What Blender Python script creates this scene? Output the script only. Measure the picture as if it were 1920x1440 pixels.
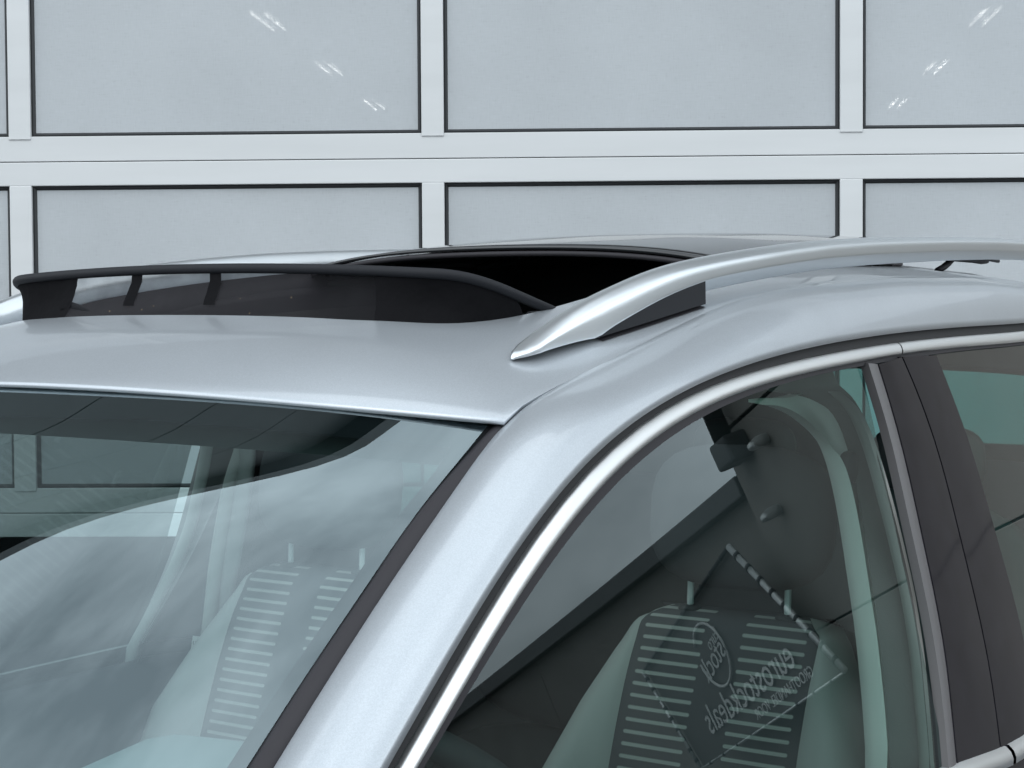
import bpy, math, random
import numpy as np
from mathutils import Matrix, Vector
random.seed(7)
sc = bpy.context.scene
for o in list(bpy.data.objects): bpy.data.objects.remove(o)

# ------------------------------------------------------------------ camera
EYE = 1.5
camd = bpy.data.cameras.new("camera"); cam = bpy.data.objects.new("camera", camd)
sc.collection.objects.link(cam); sc.camera = cam
camd.sensor_width = 36; camd.lens = 54.525; camd.clip_start = .05; camd.clip_end = 500
PITCH, ROLL = 0.0330, 0.0060
fw = Vector((0, math.cos(PITCH), -math.sin(PITCH))); rt = Vector((1, 0, 0)); up = rt.cross(fw)
r2 = math.cos(ROLL)*rt - math.sin(ROLL)*up; u2 = math.sin(ROLL)*rt + math.cos(ROLL)*up
M = Matrix((r2, u2, -fw)).transposed().to_4x4(); M.translation = (0, 0, EYE); cam.matrix_world = M

# ------------------------------------------------------------------ sky and sun (bright overcast)
SUN_EL, SUN_AZ = math.radians(48), math.radians(200)      # azimuth clockwise from +Y
world = bpy.data.worlds.new("World"); sc.world = world; world.use_nodes = True
nt = world.node_tree; nt.nodes.clear(); N = nt.nodes.new; L = nt.links.new
sky = N("ShaderNodeTexSky"); sky.sky_type = 'NISHITA'; sky.sun_disc = False
sky.sun_elevation = SUN_EL; sky.sun_rotation = SUN_AZ; sky.air_density = 1.2; sky.dust_density = 2.0
tc = N("ShaderNodeTexCoord"); mp = N("ShaderNodeMapping"); mp.inputs['Scale'].default_value = (1.0, 1.0, 2.2)
L(tc.outputs['Generated'], mp.inputs['Vector'])
nz = N("ShaderNodeTexNoise"); nz.inputs['Scale'].default_value = 1.9; nz.inputs['Detail'].default_value = 6
nz.inputs['Roughness'].default_value = .55; nz.inputs['Distortion'].default_value = .1
L(mp.outputs[0], nz.inputs['Vector'])
rp = N("ShaderNodeValToRGB"); e = rp.color_ramp.elements
e[0].position = .36; e[0].color = (7.6, 8.6, 9.3, 1); e[1].position = .66; e[1].color = (21.5, 23.0, 24.0, 1)
L(nz.outputs['Fac'], rp.inputs[0])
mx = N("ShaderNodeMix"); mx.data_type = 'RGBA'; mx.inputs[0].default_value = .9
L(sky.outputs[0], mx.inputs[6]); L(rp.outputs[0], mx.inputs[7])
bg = N("ShaderNodeBackground"); bg.inputs['Strength'].default_value = .15
wo = N("ShaderNodeOutputWorld"); L(mx.outputs[2], bg.inputs[0]); L(bg.outputs[0], wo.inputs[0])
sund = bpy.data.lights.new("sun", 'SUN'); sund.energy = .55; sund.angle = math.radians(25); sund.color = (1, .97, .93)
sun = bpy.data.objects.new("sun", sund); sc.collection.objects.link(sun)
dirv = Vector((math.sin(SUN_AZ)*math.cos(SUN_EL), math.cos(SUN_AZ)*math.cos(SUN_EL), math.sin(SUN_EL)))
sun.rotation_euler = dirv.to_track_quat('Z', 'Y').to_euler(); sun.location = dirv*40
sc.view_settings.view_transform = 'Standard'; sc.view_settings.look = 'None'
sc.view_settings.exposure = -0.09; sc.view_settings.gamma = 1
sc.cycles.max_bounces = 10; sc.cycles.transparent_max_bounces = 24; sc.cycles.caustics_reflective = False
sc.cycles.use_denoising = True

# ------------------------------------------------------------------ materials
def mat(name, base=(.5,.5,.5), rough=.5, metal=0, coat=0, coat_rough=.03, spec=.5, emit=None, estr=0):
    m = bpy.data.materials.new(name); m.use_nodes = True; b = m.node_tree.nodes['Principled BSDF']
    b.inputs['Base Color'].default_value = (*base, 1); b.inputs['Roughness'].default_value = rough
    b.inputs['Metallic'].default_value = metal; b.inputs['Coat Weight'].default_value = coat
    b.inputs['Coat Roughness'].default_value = coat_rough; b.inputs['Specular IOR Level'].default_value = spec
    if emit: b.inputs['Emission Color'].default_value = (*emit, 1); b.inputs['Emission Strength'].default_value = estr
    return m
def nodes(m): return m.node_tree.nodes, m.node_tree.links, m.node_tree.nodes['Principled BSDF']
def vary(m, scale=6, lo=.85, hi=1.12, detail=5, coords='Object', stretch=(1,1,1), rough=None):
    """noise wear on base colour (and roughness)"""
    n, l, b = nodes(m); c = n.new("ShaderNodeTexCoord"); mp = n.new("ShaderNodeMapping"); mp.inputs['Scale'].default_value = stretch
    t = n.new("ShaderNodeTexNoise"); t.inputs['Scale'].default_value = scale; t.inputs['Detail'].default_value = detail
    l.new(c.outputs[coords], mp.inputs[0]); l.new(mp.outputs[0], t.inputs['Vector'])
    r = n.new("ShaderNodeMapRange"); r.inputs[1].default_value = .3; r.inputs[2].default_value = .7
    r.inputs[3].default_value = lo; r.inputs[4].default_value = hi; l.new(t.outputs['Fac'], r.inputs[0])
    x = n.new("ShaderNodeMix"); x.data_type = 'RGBA'; x.blend_type = 'MULTIPLY'; x.inputs[0].default_value = 1
    x.inputs[6].default_value = b.inputs['Base Color'].default_value[:]; l.new(r.outputs[0], x.inputs[7])
    l.new(x.outputs[2], b.inputs['Base Color'])
    if rough:
        q = n.new("ShaderNodeMapRange"); q.inputs[1].default_value = .3; q.inputs[2].default_value = .7
        q.inputs[3].default_value = rough[0]; q.inputs[4].default_value = rough[1]
        l.new(t.outputs['Fac'], q.inputs[0]); l.new(q.outputs[0], b.inputs['Roughness'])
    return m
def bump(m, scale, strength, dist=.001, kind='noise', coords='Object', stretch=(1,1,1)):
    n, l, b = nodes(m); c = n.new("ShaderNodeTexCoord"); mp = n.new("ShaderNodeMapping"); mp.inputs['Scale'].default_value = stretch
    l.new(c.outputs[coords], mp.inputs[0])
    t = n.new("ShaderNodeTexNoise" if kind == 'noise' else "ShaderNodeTexWave"); t.inputs['Scale'].default_value = scale
    l.new(mp.outputs[0], t.inputs['Vector'])
    bp = n.new("ShaderNodeBump"); bp.inputs['Strength'].default_value = strength; bp.inputs['Distance'].default_value = dist
    l.new(t.outputs['Fac'], bp.inputs['Height']); l.new(bp.outputs[0], b.inputs['Normal']); return m
def glass(name, tint, f0=.06, rough=0.0, gl=(1,1,1), ex=5):
    m = bpy.data.materials.new(name); m.use_nodes = True; n, l = m.node_tree.nodes, m.node_tree.links; n.clear()
    lw = n.new("ShaderNodeLayerWeight"); lw.inputs[0].default_value = .5
    p = n.new("ShaderNodeMath"); p.operation = 'POWER'; p.inputs[1].default_value = ex; l.new(lw.outputs['Facing'], p.inputs[0])
    a = n.new("ShaderNodeMath"); a.operation = 'MULTIPLY_ADD'; a.inputs[1].default_value = 1-f0; a.inputs[2].default_value = f0
    l.new(p.outputs[0], a.inputs[0])
    t = n.new("ShaderNodeBsdfTransparent"); t.inputs[0].default_value = (*tint, 1)
    g = n.new("ShaderNodeBsdfGlossy"); g.inputs['Roughness'].default_value = rough; g.inputs[0].default_value = (*gl, 1)
    x = n.new("ShaderNodeMixShader"); l.new(a.outputs[0], x.inputs[0]); l.new(t.outputs[0], x.inputs[1]); l.new(g.outputs[0], x.inputs[2])
    o = n.new("ShaderNodeOutputMaterial"); l.new(x.outputs[0], o.inputs[0]); return m

PAINT = mat('silver_blue_paint', (.395,.426,.458), .37, .58, .42, .02)
def _flake():
    n, l, b = nodes(PAINT); c = n.new("ShaderNodeTexCoord")
    v = n.new("ShaderNodeTexVoronoi"); v.inputs['Scale'].default_value = 1400; l.new(c.outputs['Object'], v.inputs['Vector'])
    r = n.new("ShaderNodeMapRange"); r.inputs[3].default_value = .93; r.inputs[4].default_value = 1.07
    s = n.new("ShaderNodeSeparateColor"); l.new(v.outputs['Color'], s.inputs[0]); l.new(s.outputs[0], r.inputs[0])
    x = n.new("ShaderNodeMix"); x.data_type = 'RGBA'; x.blend_type = 'MULTIPLY'; x.inputs[0].default_value = 1
    x.inputs[6].default_value = b.inputs['Base Color'].default_value[:]
    d1 = n.new("ShaderNodeTexNoise"); d1.inputs['Scale'].default_value = 5; d1.inputs['Detail'].default_value = 8; d1.inputs['Roughness'].default_value = .65; l.new(c.outputs['Object'], d1.inputs['Vector'])
    dr = n.new("ShaderNodeMapRange"); dr.inputs[1].default_value = .3; dr.inputs[2].default_value = .7; dr.inputs[3].default_value = .96; dr.inputs[4].default_value = 1.03; l.new(d1.outputs['Fac'], dr.inputs[0])
    dm = n.new("ShaderNodeMath"); dm.operation = 'MULTIPLY'; l.new(r.outputs[0], dm.inputs[0]); l.new(dr.outputs[0], dm.inputs[1])
    l.new(dm.outputs[0], x.inputs[7]); l.new(x.outputs[2], b.inputs['Base Color'])
    cr = n.new("ShaderNodeMapRange"); cr.inputs[1].default_value = .35; cr.inputs[2].default_value = .75; cr.inputs[3].default_value = .015; cr.inputs[4].default_value = .10; l.new(d1.outputs['Fac'], cr.inputs[0]); l.new(cr.outputs[0], b.inputs['Coat Roughness'])
_flake()
RAIL = mat('anodised_aluminium', (.63,.665,.69), .3, .92); bump(RAIL, 350, .06, .0004, stretch=(.08,1,1))
CHROME = mat('satin_chrome', (.68,.69,.69), .38, 1.0)
BLACKGLOSS = mat('gloss_black_trim', (.011,.0105,.014), .07, 0, 0, spec=.10); vary(BLACKGLOSS, 30, .85, 1.2)
GLASS_FAR = glass('far_side_glass', (.36,.38,.375), .06)
PRIVACY = glass('privacy_glass', (.10,.17,.155), .085)
NETCLOTH = mat('black_net_cloth', (.007,.007,.008), .9, spec=.05); bump(NETCLOTH, 60, .5, .004)
RUBBER = mat('black_rubber', (.018,.0165,.02), .6, spec=.3)
DARKPLASTIC = mat('dark_grey_plastic', (.012,.013,.016), .6, spec=.18); bump(DARKPLASTIC, 900, .25, .0004)
GAP = mat('shadow_gap_black', (.006,.006,.007), .8)
GLASS_W = glass('windshield_glass', (.55,.72,.71), .15, gl=(.84,1,1.06))
GLASS_S = glass('tinted_side_glass', (.40,.515,.49), .06, gl=(.86,.97,1))
GLASS_R = glass('dark_privacy_glass', (.28,.55,.51), .06)
SUNGLASS = mat('black_roof_glass', (.012,.013,.015), .06, 0, .0, spec=.6)
HEADLINER = mat('grey_headliner', (.13,.132,.13), .95); bump(HEADLINER, 400, .2, .001)
INTPALE = mat('pale_grey_trim', (.78,.82,.78), .7)
INTDARK = mat('anthracite_plastic', (.03,.032,.035), .65)
DASH = mat('dashboard_grey', (.21,.22,.225), .75); bump(DASH, 600, .2, .0006)
SEATPALE = mat('pale_seat_fabric', (.35,.36,.35), .95); bump(SEATPALE, 900, .3, .0006)
BELT = mat('seat_belt_webbing', (.40,.41,.39), .85)
STEEL = mat('polished_steel', (.85,.87,.87), .2, .35)
def seat_fabric():
    m = mat('striped_seat_fabric', (.05,.052,.058), .95); n, l, b = nodes(m)
    uv = n.new("ShaderNodeUVMap"); s = n.new("ShaderNodeSeparateXYZ"); l.new(uv.outputs[0], s.inputs[0])
    def mth(op, a, bb=None, c=None):
        q = n.new("ShaderNodeMath"); q.operation = op
        for i, z in enumerate((a, bb, c)):
            if z is None: continue
            if isinstance(z, (int, float)): q.inputs[i].default_value = z
            else: l.new(z, q.inputs[i])
        return q.outputs[0]
    ay = mth('ABSOLUTE', s.outputs[0]); ph = mth('FRACT', mth('DIVIDE', s.outputs[1], .0172))
    # distance to the stripe's centre line, in metres, with round ends
    dv = mth('MULTIPLY', mth('SUBTRACT', ph, .5), .0172)
    du = mth('SUBTRACT', mth('ABSOLUTE', mth('SUBTRACT', ay, .075)), .044); du = mth('MAXIMUM', du, 0)
    d = mth('SQRT', mth('ADD', mth('MULTIPLY', dv, dv), mth('MULTIPLY', du, du)))
    f = n.new("ShaderNodeMapRange"); f.inputs[1].default_value = .0019; f.inputs[2].default_value = .0034
    f.inputs[3].default_value = 1; f.inputs[4].default_value = 0; l.new(d, f.inputs[0])
    x = n.new("ShaderNodeMix"); x.data_type = 'RGBA'; x.inputs[6].default_value = (.055,.057,.064,1); x.inputs[7].default_value = (.33,.335,.32,1)
    l.new(f.outputs[0], x.inputs[0]); l.new(x.outputs[2], b.inputs['Base Color'])
    bp = n.new("ShaderNodeBump"); bp.inputs['Strength'].default_value = .4; bp.inputs['Distance'].default_value = .002
    l.new(f.outputs[0], bp.inputs['Height']); l.new(bp.outputs[0], b.inputs['Normal']); return m
SEATSTRIPE = seat_fabric()
def net_mat():
    m = bpy.data.materials.new('black_deflector_net'); m.use_nodes = True; n, l = m.node_tree.nodes, m.node_tree.links
    b = n['Principled BSDF']; b.inputs['Base Color'].default_value = (.012,.012,.014,1); b.inputs['Roughness'].default_value = .7; b.inputs['Specular IOR Level'].default_value = .1
    uv = n.new("ShaderNodeUVMap"); nz = n.new("ShaderNodeTexNoise"); nz.inputs['Scale'].default_value = 16; nz.inputs['Detail'].default_value = 5
    l.new(uv.outputs[0], nz.inputs['Vector'])
    r = n.new("ShaderNodeMapRange"); r.inputs[1].default_value = .3; r.inputs[2].default_value = .7; r.inputs[3].default_value = .28; r.inputs[4].default_value = .60
    l.new(nz.outputs['Fac'], r.inputs[0])
    t = n.new("ShaderNodeBsdfTransparent"); x = n.new("ShaderNodeMixShader")
    l.new(r.outputs[0], x.inputs[0]); l.new(b.outputs[0], x.inputs[1]); l.new(t.outputs[0], x.inputs[2])
    # pale specks of grit caught in the weave
    v = n.new("ShaderNodeTexVoronoi"); v.inputs['Scale'].default_value = 55; l.new(uv.outputs[0], v.inputs['Vector'])
    k = n.new("ShaderNodeMath"); k.operation = 'LESS_THAN'; k.inputs[1].default_value = .05; l.new(v.outputs['Distance'], k.inputs[0])
    c = n.new("ShaderNodeMix"); c.data_type = 'RGBA'; c.inputs[6].default_value = (.012,.012,.014,1); c.inputs[7].default_value = (.25,.18,.11,1)
    l.new(k.outputs[0], c.inputs[0]); l.new(c.outputs[2], b.inputs['Base Color'])
    l.new(x.outputs[0], n['Material Output'].inputs[0]); return m
NET = net_mat()
DOORWHITE = mat('white_powder_coat', (.51,.525,.533), .45); vary(DOORWHITE, 2.2, .93, 1.03, 9, stretch=(.35,1,3.5))
GASKET = mat('black_gasket', (.012,.014,.016), .5)
def pane_mat():
    m = mat('woven_translucent_pane', (.47,.51,.55), .5, spec=.35); n, l, b = nodes(m)
    c = n.new("ShaderNodeTexCoord"); w = []
    for ax, sc_ in ((0, (230,1,28)), (1, (24,1,230))):
        mp = n.new("ShaderNodeMapping"); mp.inputs['Scale'].default_value = sc_; l.new(c.outputs['Object'], mp.inputs[0])
        t = n.new("ShaderNodeTexNoise"); t.inputs['Scale'].default_value = 1.0; t.inputs['Detail'].default_value = 2; l.new(mp.outputs[0], t.inputs['Vector']); w.append(t)
    a = n.new("ShaderNodeMath"); a.operation = 'ADD'; l.new(w[0].outputs['Fac'], a.inputs[0]); l.new(w[1].outputs['Fac'], a.inputs[1])
    r = n.new("ShaderNodeMapRange"); r.inputs[1].default_value = .7; r.inputs[2].default_value = 1.3; r.inputs[3].default_value = .84; r.inputs[4].default_value = 1.15
    l.new(a.outputs[0], r.inputs[0])
    x = n.new("ShaderNodeMix"); x.data_type = 'RGBA'; x.blend_type = 'MULTIPLY'; x.inputs[0].default_value = 1; x.inputs[6].default_value = (.40,.425,.445,1)
    big = n.new("ShaderNodeTexNoise"); big.inputs['Scale'].default_value = 1.7; big.inputs['Detail'].default_value = 4; gm = n.new("ShaderNodeNewGeometry"); l.new(gm.outputs['Position'], big.inputs['Vector'])
    br = n.new("ShaderNodeMapRange"); br.inputs[1].default_value = .3; br.inputs[2].default_value = .7; br.inputs[3].default_value = .94; br.inputs[4].default_value = 1.05; l.new(big.outputs['Fac'], br.inputs[0])
    mm = n.new("ShaderNodeMath"); mm.operation = 'MULTIPLY'; l.new(r.outputs[0], mm.inputs[0]); l.new(br.outputs[0], mm.inputs[1])
    l.new(mm.outputs[0], x.inputs[7]); l.new(x.outputs[2], b.inputs['Base Color'])
    t = n.new("ShaderNodeBsdfTransparent"); s = n.new("ShaderNodeMixShader")
    # the weave lets a little light straight through, more in the open meshes
    q = n.new("ShaderNodeMapRange"); q.inputs[1].default_value = .8; q.inputs[2].default_value = 1.2; q.inputs[3].default_value = .02; q.inputs[4].default_value = .16
    l.new(a.outputs[0], q.inputs[0]); l.new(q.outputs[0], s.inputs[0])
    l.new(b.outputs[0], s.inputs[1]); l.new(t.outputs[0], s.inputs[2]); l.new(s.outputs[0], n['Material Output'].inputs[0]); return m
PANE = pane_mat()
CLADDING = mat('grey_wall_panel', (.075,.075,.075), .6); vary(CLADDING, 2, .9, 1.08)
LIGHTPANEL = mat('light_sandwich_panel', (.55,.56,.57), .5); vary(LIGHTPANEL, 2, .92, 1.05)
WINGWALL = mat('warm_grey_render', (.23,.217,.20), .8); vary(WINGWALL, 1.5, .88, 1.08)
EAVE = mat('dark_eave_sheet', (.03,.032,.035), .5)
ASPHALT = mat('yard_asphalt', (.085,.085,.088), .9); vary(ASPHALT, 3, .8, 1.2, 8); 
HALLDARK = mat('dim_hall_lining', (.05,.05,.05), .9)
LAMP = mat('fluorescent_tube', (1,1,1), .5, emit=(1,1,.97), estr=24)
LAMPBOX = mat('lamp_housing', (.7,.7,.7), .5)
WHITE = mat('white_print', (.62,.62,.6), .6)
BANNER = mat('banner_sheet', (.10,.095,.09), .6)
POLE = mat('galvanised_pole', (.55,.56,.55), .4, .6)

# ------------------------------------------------------------------ mesh helpers
COL = sc.collection
def link(name, me, m, parent=None, smooth=True):
    o = bpy.data.objects.new(name, me); COL.objects.link(o)
    if m is not None and not me.materials: me.materials.append(m)
    if smooth and len(me.polygons): me.polygons.foreach_set('use_smooth', [True]*len(me.polygons))
    if parent: o.parent = parent
    return o
def from_py(name, v, f, m, parent=None, smooth=True, uv=None):
    me = bpy.data.meshes.new(name); me.from_pydata([tuple(map(float, p)) for p in v], [], f); me.update()
    if uv is not None:
        u = me.uv_layers.new(name='UVMap')
        for lp in me.loops: u.data[lp.index].uv = uv[lp.vertex_index]
    return link(name, me, m, parent, smooth)
def grid_faces(n, k, close=False, off=0):
    f = []
    for i in range(n-1):
        for j in range(k if close else k-1):
            a = off+i*k+j; b = off+i*k+(j+1) % k
            f.append((a, b, b+k, a+k))
    return f
def grid(name, P, m, parent=None, close=False, flip=False, uv=None, smooth=True, thick=0, sharp=0):
    P = np.asarray(P, float); n, k = P.shape[:2]
    f = grid_faces(n, k, close)
    if flip: f = [q[::-1] for q in f]
    o = from_py(name, P.reshape(-1, 3), f, m, parent, smooth, None if uv is None else [tuple(q) for q in np.asarray(uv).reshape(-1, 2)])
    if sharp: o.data.set_sharp_from_angle(angle=math.radians(sharp))
    if thick:
        md = o.modifiers.new('thickness', 'SOLIDIFY'); md.thickness = thick; md.offset = -1
    return o
def resample(Q, n):
    Q = np.asarray(Q, float); s = np.r_[0, np.cumsum(np.linalg.norm(np.diff(Q, axis=0), axis=1))]
    u = np.linspace(0, s[-1], n); return np.stack([np.interp(u, s, Q[:, i]) for i in range(3)], 1)
def smoothc(Q, it):
    Q = np.array(Q, float)
    for _ in range(it):
        A = Q.copy(); A[1:-1] = .25*Q[:-2]+.5*Q[1:-1]+.25*Q[2:]; Q = A
    return Q
def spline(Q, n, it=4):
    return smoothc(resample(Q, n), it)
def pair(A, B):
    """for each point of A the point of B in the plane across A's tangent"""
    A = np.asarray(A); Bf = resample(B, 1500); out = []; t = np.gradient(A, axis=0); last = 0
    for a, d in zip(A, t):
        g = np.abs((Bf-a)@d/np.linalg.norm(d)) + .15*np.linalg.norm(Bf-a, axis=1); out.append(Bf[np.argmin(g)])
    return smoothc(np.array(out), 30)
def tube(name, path, r, m, parent=None, k=10, caps=True):
    path = np.asarray(path, float); n = len(path); r = np.broadcast_to(r, (n,)); t = np.gradient(path, axis=0)
    up_ = np.array([0, 0, 1.]); P = []
    for i in range(n):
        d = t[i]/np.linalg.norm(t[i]); a = np.cross(d, up_)
        if np.linalg.norm(a) < 1e-3: a = np.cross(d, [1., 0, 0])
        a /= np.linalg.norm(a); b = np.cross(a, d)
        P.append([path[i]+r[i]*(math.cos(q)*a+math.sin(q)*b) for q in np.linspace(0, 2*math.pi, k, endpoint=False)])
    P = np.array(P); f = grid_faces(n, k, True); v = P.reshape(-1, 3)
    if caps: f += [tuple(range(k))[::-1], tuple(range((n-1)*k, n*k))]
    return from_py(name, v, f, m, parent)
def box(name, lo, hi, m, parent=None, bevel=0, smooth=False):
    (x0, y0, z0), (x1, y1, z1) = lo, hi
    v = [(x0,y0,z0),(x1,y0,z0),(x1,y1,z0),(x0,y1,z0),(x0,y0,z1),(x1,y0,z1),(x1,y1,z1),(x0,y1,z1)]
    f = [(0,3,2,1),(4,5,6,7),(0,1,5,4),(1,2,6,5),(2,3,7,6),(3,0,4,7)]
    o = from_py(name, v, f, m, parent, smooth)
    if bevel: md = o.modifiers.new('bevel', 'BEVEL'); md.width = bevel; md.segments = 2
    return o
def rbox(name, c, h, m, parent=None, sub=2, e=3.2, rot=None):
    """rounded, cushion-like block (superellipsoid)"""
    nu, nv = 24, 14; P = []
    pw = lambda x: math.copysign(abs(x)**(2/e), x)
    for i in range(nv):
        b = -math.pi/2+math.pi*i/(nv-1); row = []
        for j in range(nu):
            a = 2*math.pi*j/nu
            q = Vector((h[0]*pw(math.cos(b))*pw(math.cos(a)), h[1]*pw(math.cos(b))*pw(math.sin(a)), h[2]*pw(math.sin(b))))
            if rot: q = rot@q
            row.append(tuple(q+Vector(c)))
        P.append(row)
    return grid(name, P, m, parent, close=True)
def empty(name, parent=None):
    o = bpy.data.objects.new(name, None); COL.objects.link(o); o.empty_display_size = .1
    if parent: o.parent = parent
    return o
def tag(o, label=None, cat=None, group=None, kind=None):
    for k, v in (('label', label), ('category', cat), ('group', group), ('kind', kind)):
        if v: o[k] = v
    return o
def mirror(P): P = np.array(P, float); P[..., 1] *= -1; return P
def text_mesh(name, body, size, m, parent=None, extrude=.001, align='CENTER', flipx=False):
    c = bpy.data.curves.new(name+'_curve', 'FONT'); c.body = body; c.size = size; c.extrude = extrude; c.align_x = align; c.align_y = 'CENTER'
    t = bpy.data.objects.new(name+'_tmp', c); COL.objects.link(t)
    me = bpy.data.meshes.new_from_object(t.evaluated_get(bpy.context.evaluated_depsgraph_get()))
    bpy.data.objects.remove(t); me.name = name
    return link(name, me, m, parent, smooth=False)

# ------------------------------------------------------------------ the yard and the hall
gnd = from_py('ground', [(-60,-60,0),(60,-60,0),(60,60,0),(-60,60,0)], [(0,1,2,3)], ASPHALT, smooth=False); tag(gnd, kind='structure')

YAW = math.radians(1.5); DOOR_Y = 5.7
DOORM = Matrix.Translation((0, DOOR_Y, EYE)) @ Matrix.Rotation(-YAW, 4, 'Z')
door = empty('garage_door'); door.matrix_world = DOORM
tag(door, 'white framed sectional garage door with grey woven panes behind the car', 'garage door')
# local frame of the door: x along, -y towards the yard, z up from eye height
PITCHX = 1.525; X0 = -.285; MW = .082
mull = [X0+PITCHX*k for k in range(-3, 3)]
SEAM0 = .640; SH = 1.30
seams = [SEAM0-SH*2+.02+SH*k for k in range(0, 5)]; seams = [SEAM0-SH, SEAM0, SEAM0+SH]
dx0, dx1 = mull[0]-MW/2, mull[-1]+MW/2
meshes = {}
def shared(key, fn):
    if key in meshes:
        o = bpy.data.objects.new(key, meshes[key].data); COL.objects.link(o); o.parent = door
        for md in meshes[key].modifiers:
            q = o.modifiers.new(md.name, md.type); q.width = md.width; q.segments = md.segments
        return o
    meshes[key] = fn(); return meshes[key]
RB_, RT_ = .0935, .0885            # depth of bottom rail (above a seam) and top rail (below it)
for i, s in enumerate(seams):
    a = shared('bottom_rail', lambda: box('bottom_rail', (dx0, -.0, .0016), (dx1, .045, RB_), DOORWHITE, door, .0022)); a.location = (0, 0, s)
    b = shared('top_rail', lambda: box('top_rail', (dx0, -.003, -RT_), (dx1, .042, -.0016), DOORWHITE, door, .003)); b.location = (0, 0, s)
    c = shared('seam_strip', lambda: box('seam_strip', (dx0, .012, -.004), (dx1, .04, .004), GASKET, door)); c.location = (0, 0, s)
    lo, hi = s+RB_, s+SH-RT_
    if i == len(seams)-1: hi = s+.5
    h = hi-lo; key = '%.2f' % h
    for k, x in enumerate(mull):
        q = shared('mullion'+key, lambda: box('mullion', (-MW/2, -.0045, -.012), (MW/2, .04, h+.0005), DOORWHITE, door, .0025)); q.location = (x, 0, lo); q.name = 'mullion'
        if k == len(mull)-1: break
        x0, x1 = x+MW/2, mull[k+1]-MW/2; w = x1-x0
        def gask():
            g = .0145; P = []; F = []
            # a soft rubber frame round the pane, slightly proud of it
            prof = [(0, .010), (g*.45, .007), (g, .0165)]
            rings = [[(q_, y, q_), (w-q_, y, q_), (w-q_, y, h-q_), (q_, y, h-q_)] for q_, y in prof]
            for r_ in rings: P += r_
            for a_ in range(2):
                for j in range(4): F.append((a_*4+j, a_*4+(j+1) % 4, a_*4+4+(j+1) % 4, a_*4+4+j))
            return from_py('pane_gasket', P, F, GASKET, door, smooth=False)
        q = shared('gasket'+key, gask); q.location = (x0, 0, lo); q.name = 'pane_gasket'
        q = shared('pane'+key, lambda: box('pane', (.008, .017, .008), (w-.008, .021, h-.008), PANE, door)); q.location = (x0, 0, lo); q.name = 'pane'
for o in list(meshes.values()): o.data.name = o.name.split('.')[0]

# the hall: ribbed dark wall over and beside the door, eave, low wing to the right
def panels(name, x0, x1, z0, z1, m, rows, parent):
    """wall of smooth sandwich panels with shadow joints, one mesh each"""
    h = (z1-z0)/rows
    for i in range(rows):
        box(name, (x0, .0, z0+i*h+.006), (x1, .08, z0+(i+1)*h-.006), m, parent, .004)
    box('wall_backing', (x0, .03, z0), (x1, .10, z1), EAVE, parent)
hall = empty('hall_building'); hall.location = (0, DOOR_Y+.05, 0); hall.rotation_euler = (0, 0, -YAW)
tag(hall, 'grey panelled industrial hall holding the garage door', 'building')
DTOP = EYE+seams[-1]+.5
HALL_H = 9.1; HX = 6.35
panels('wall_panel', dx0-2.5, HX, DTOP+.02, HALL_H, CLADDING, 4, hall)
panels('wall_panel', dx1+.02, HX, 0, 2.45, WINGWALL, 2, hall)
panels('wall_panel', dx1+.02, 5.2, 2.46, DTOP, LIGHTPANEL, 2, hall)
panels('wall_panel', 5.21, HX, 2.46, DTOP, WINGWALL, 2, hall)
panels('wall_panel', dx0-2.5, dx0-.02, 0, DTOP, CLADDING, 4, hall)
box('eave_fascia', (dx0-2.6, -.35, HALL_H+.002), (HX+.1, .2, HALL_H+.35), EAVE, hall)
tube('downpipe', [(6.14, -.12, 2.40), (6.12, -.12, 3.2), (6.12, -.12, 6.0), (6.12, -.16, HALL_H+.02)], .07, EAVE, hall)
box('pipe_hopper', (6.02, -.20, 2.24), (6.24, -.005, 2.4), EAVE, hall, .02)
# inside of the hall
hi_ = [(-7.2, .12, -.2), (6.2, .12, -.2), (10.5, 34, -.2), (-7.2, 34, -.2), (-7.2, .12, 6.9), (6.2, .12, 6.9), (10.5, 34, 6.9), (-7.2, 34, 6.9)]
from_py('inner_lining', hi_, [(0,1,2,3),(4,7,6,5),(1,5,6,2),(2,6,7,3),(3,7,4,0)], HALLDARK, hall, smooth=False)
lamp_spots = [(-3.40,22.0),(-3.01,25.96),(-2.61,30.05),(6.69,22.0),(7.13,26.2),(7.53,30.3)]
lab = ['nearest ceiling lamp shining through the left pane, upper left of its row', 'middle ceiling lamp of the left row seen through the pane',
       'farthest ceiling lamp of the left row, lowest in the left pane', 'nearest ceiling lamp shining through the right pane, by the top edge',
       'middle ceiling lamp of the right row seen through the pane', 'farthest ceiling lamp of the right row, lowest in the right pane']
for (x, y), lb in zip(lamp_spots, lab):
    e_ = empty('ceiling_lamp'); e_.location = (x, y, EYE+4.40); e_.rotation_euler = (0, 0, -math.radians(5.6))
    tag(e_, lb, 'ceiling lamp', 'fluorescent lamps inside the hall')
    box('lamp_housing', (-.14, -.75, .03), (.14, .75, .10), LAMPBOX, e_)
    for s in (-1, 1): tube('lamp_tube', [(s*.09, -.60, 0), (s*.09, 0, 0), (s*.09, .60, 0)], .016, LAMP, e_, 8)


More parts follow.
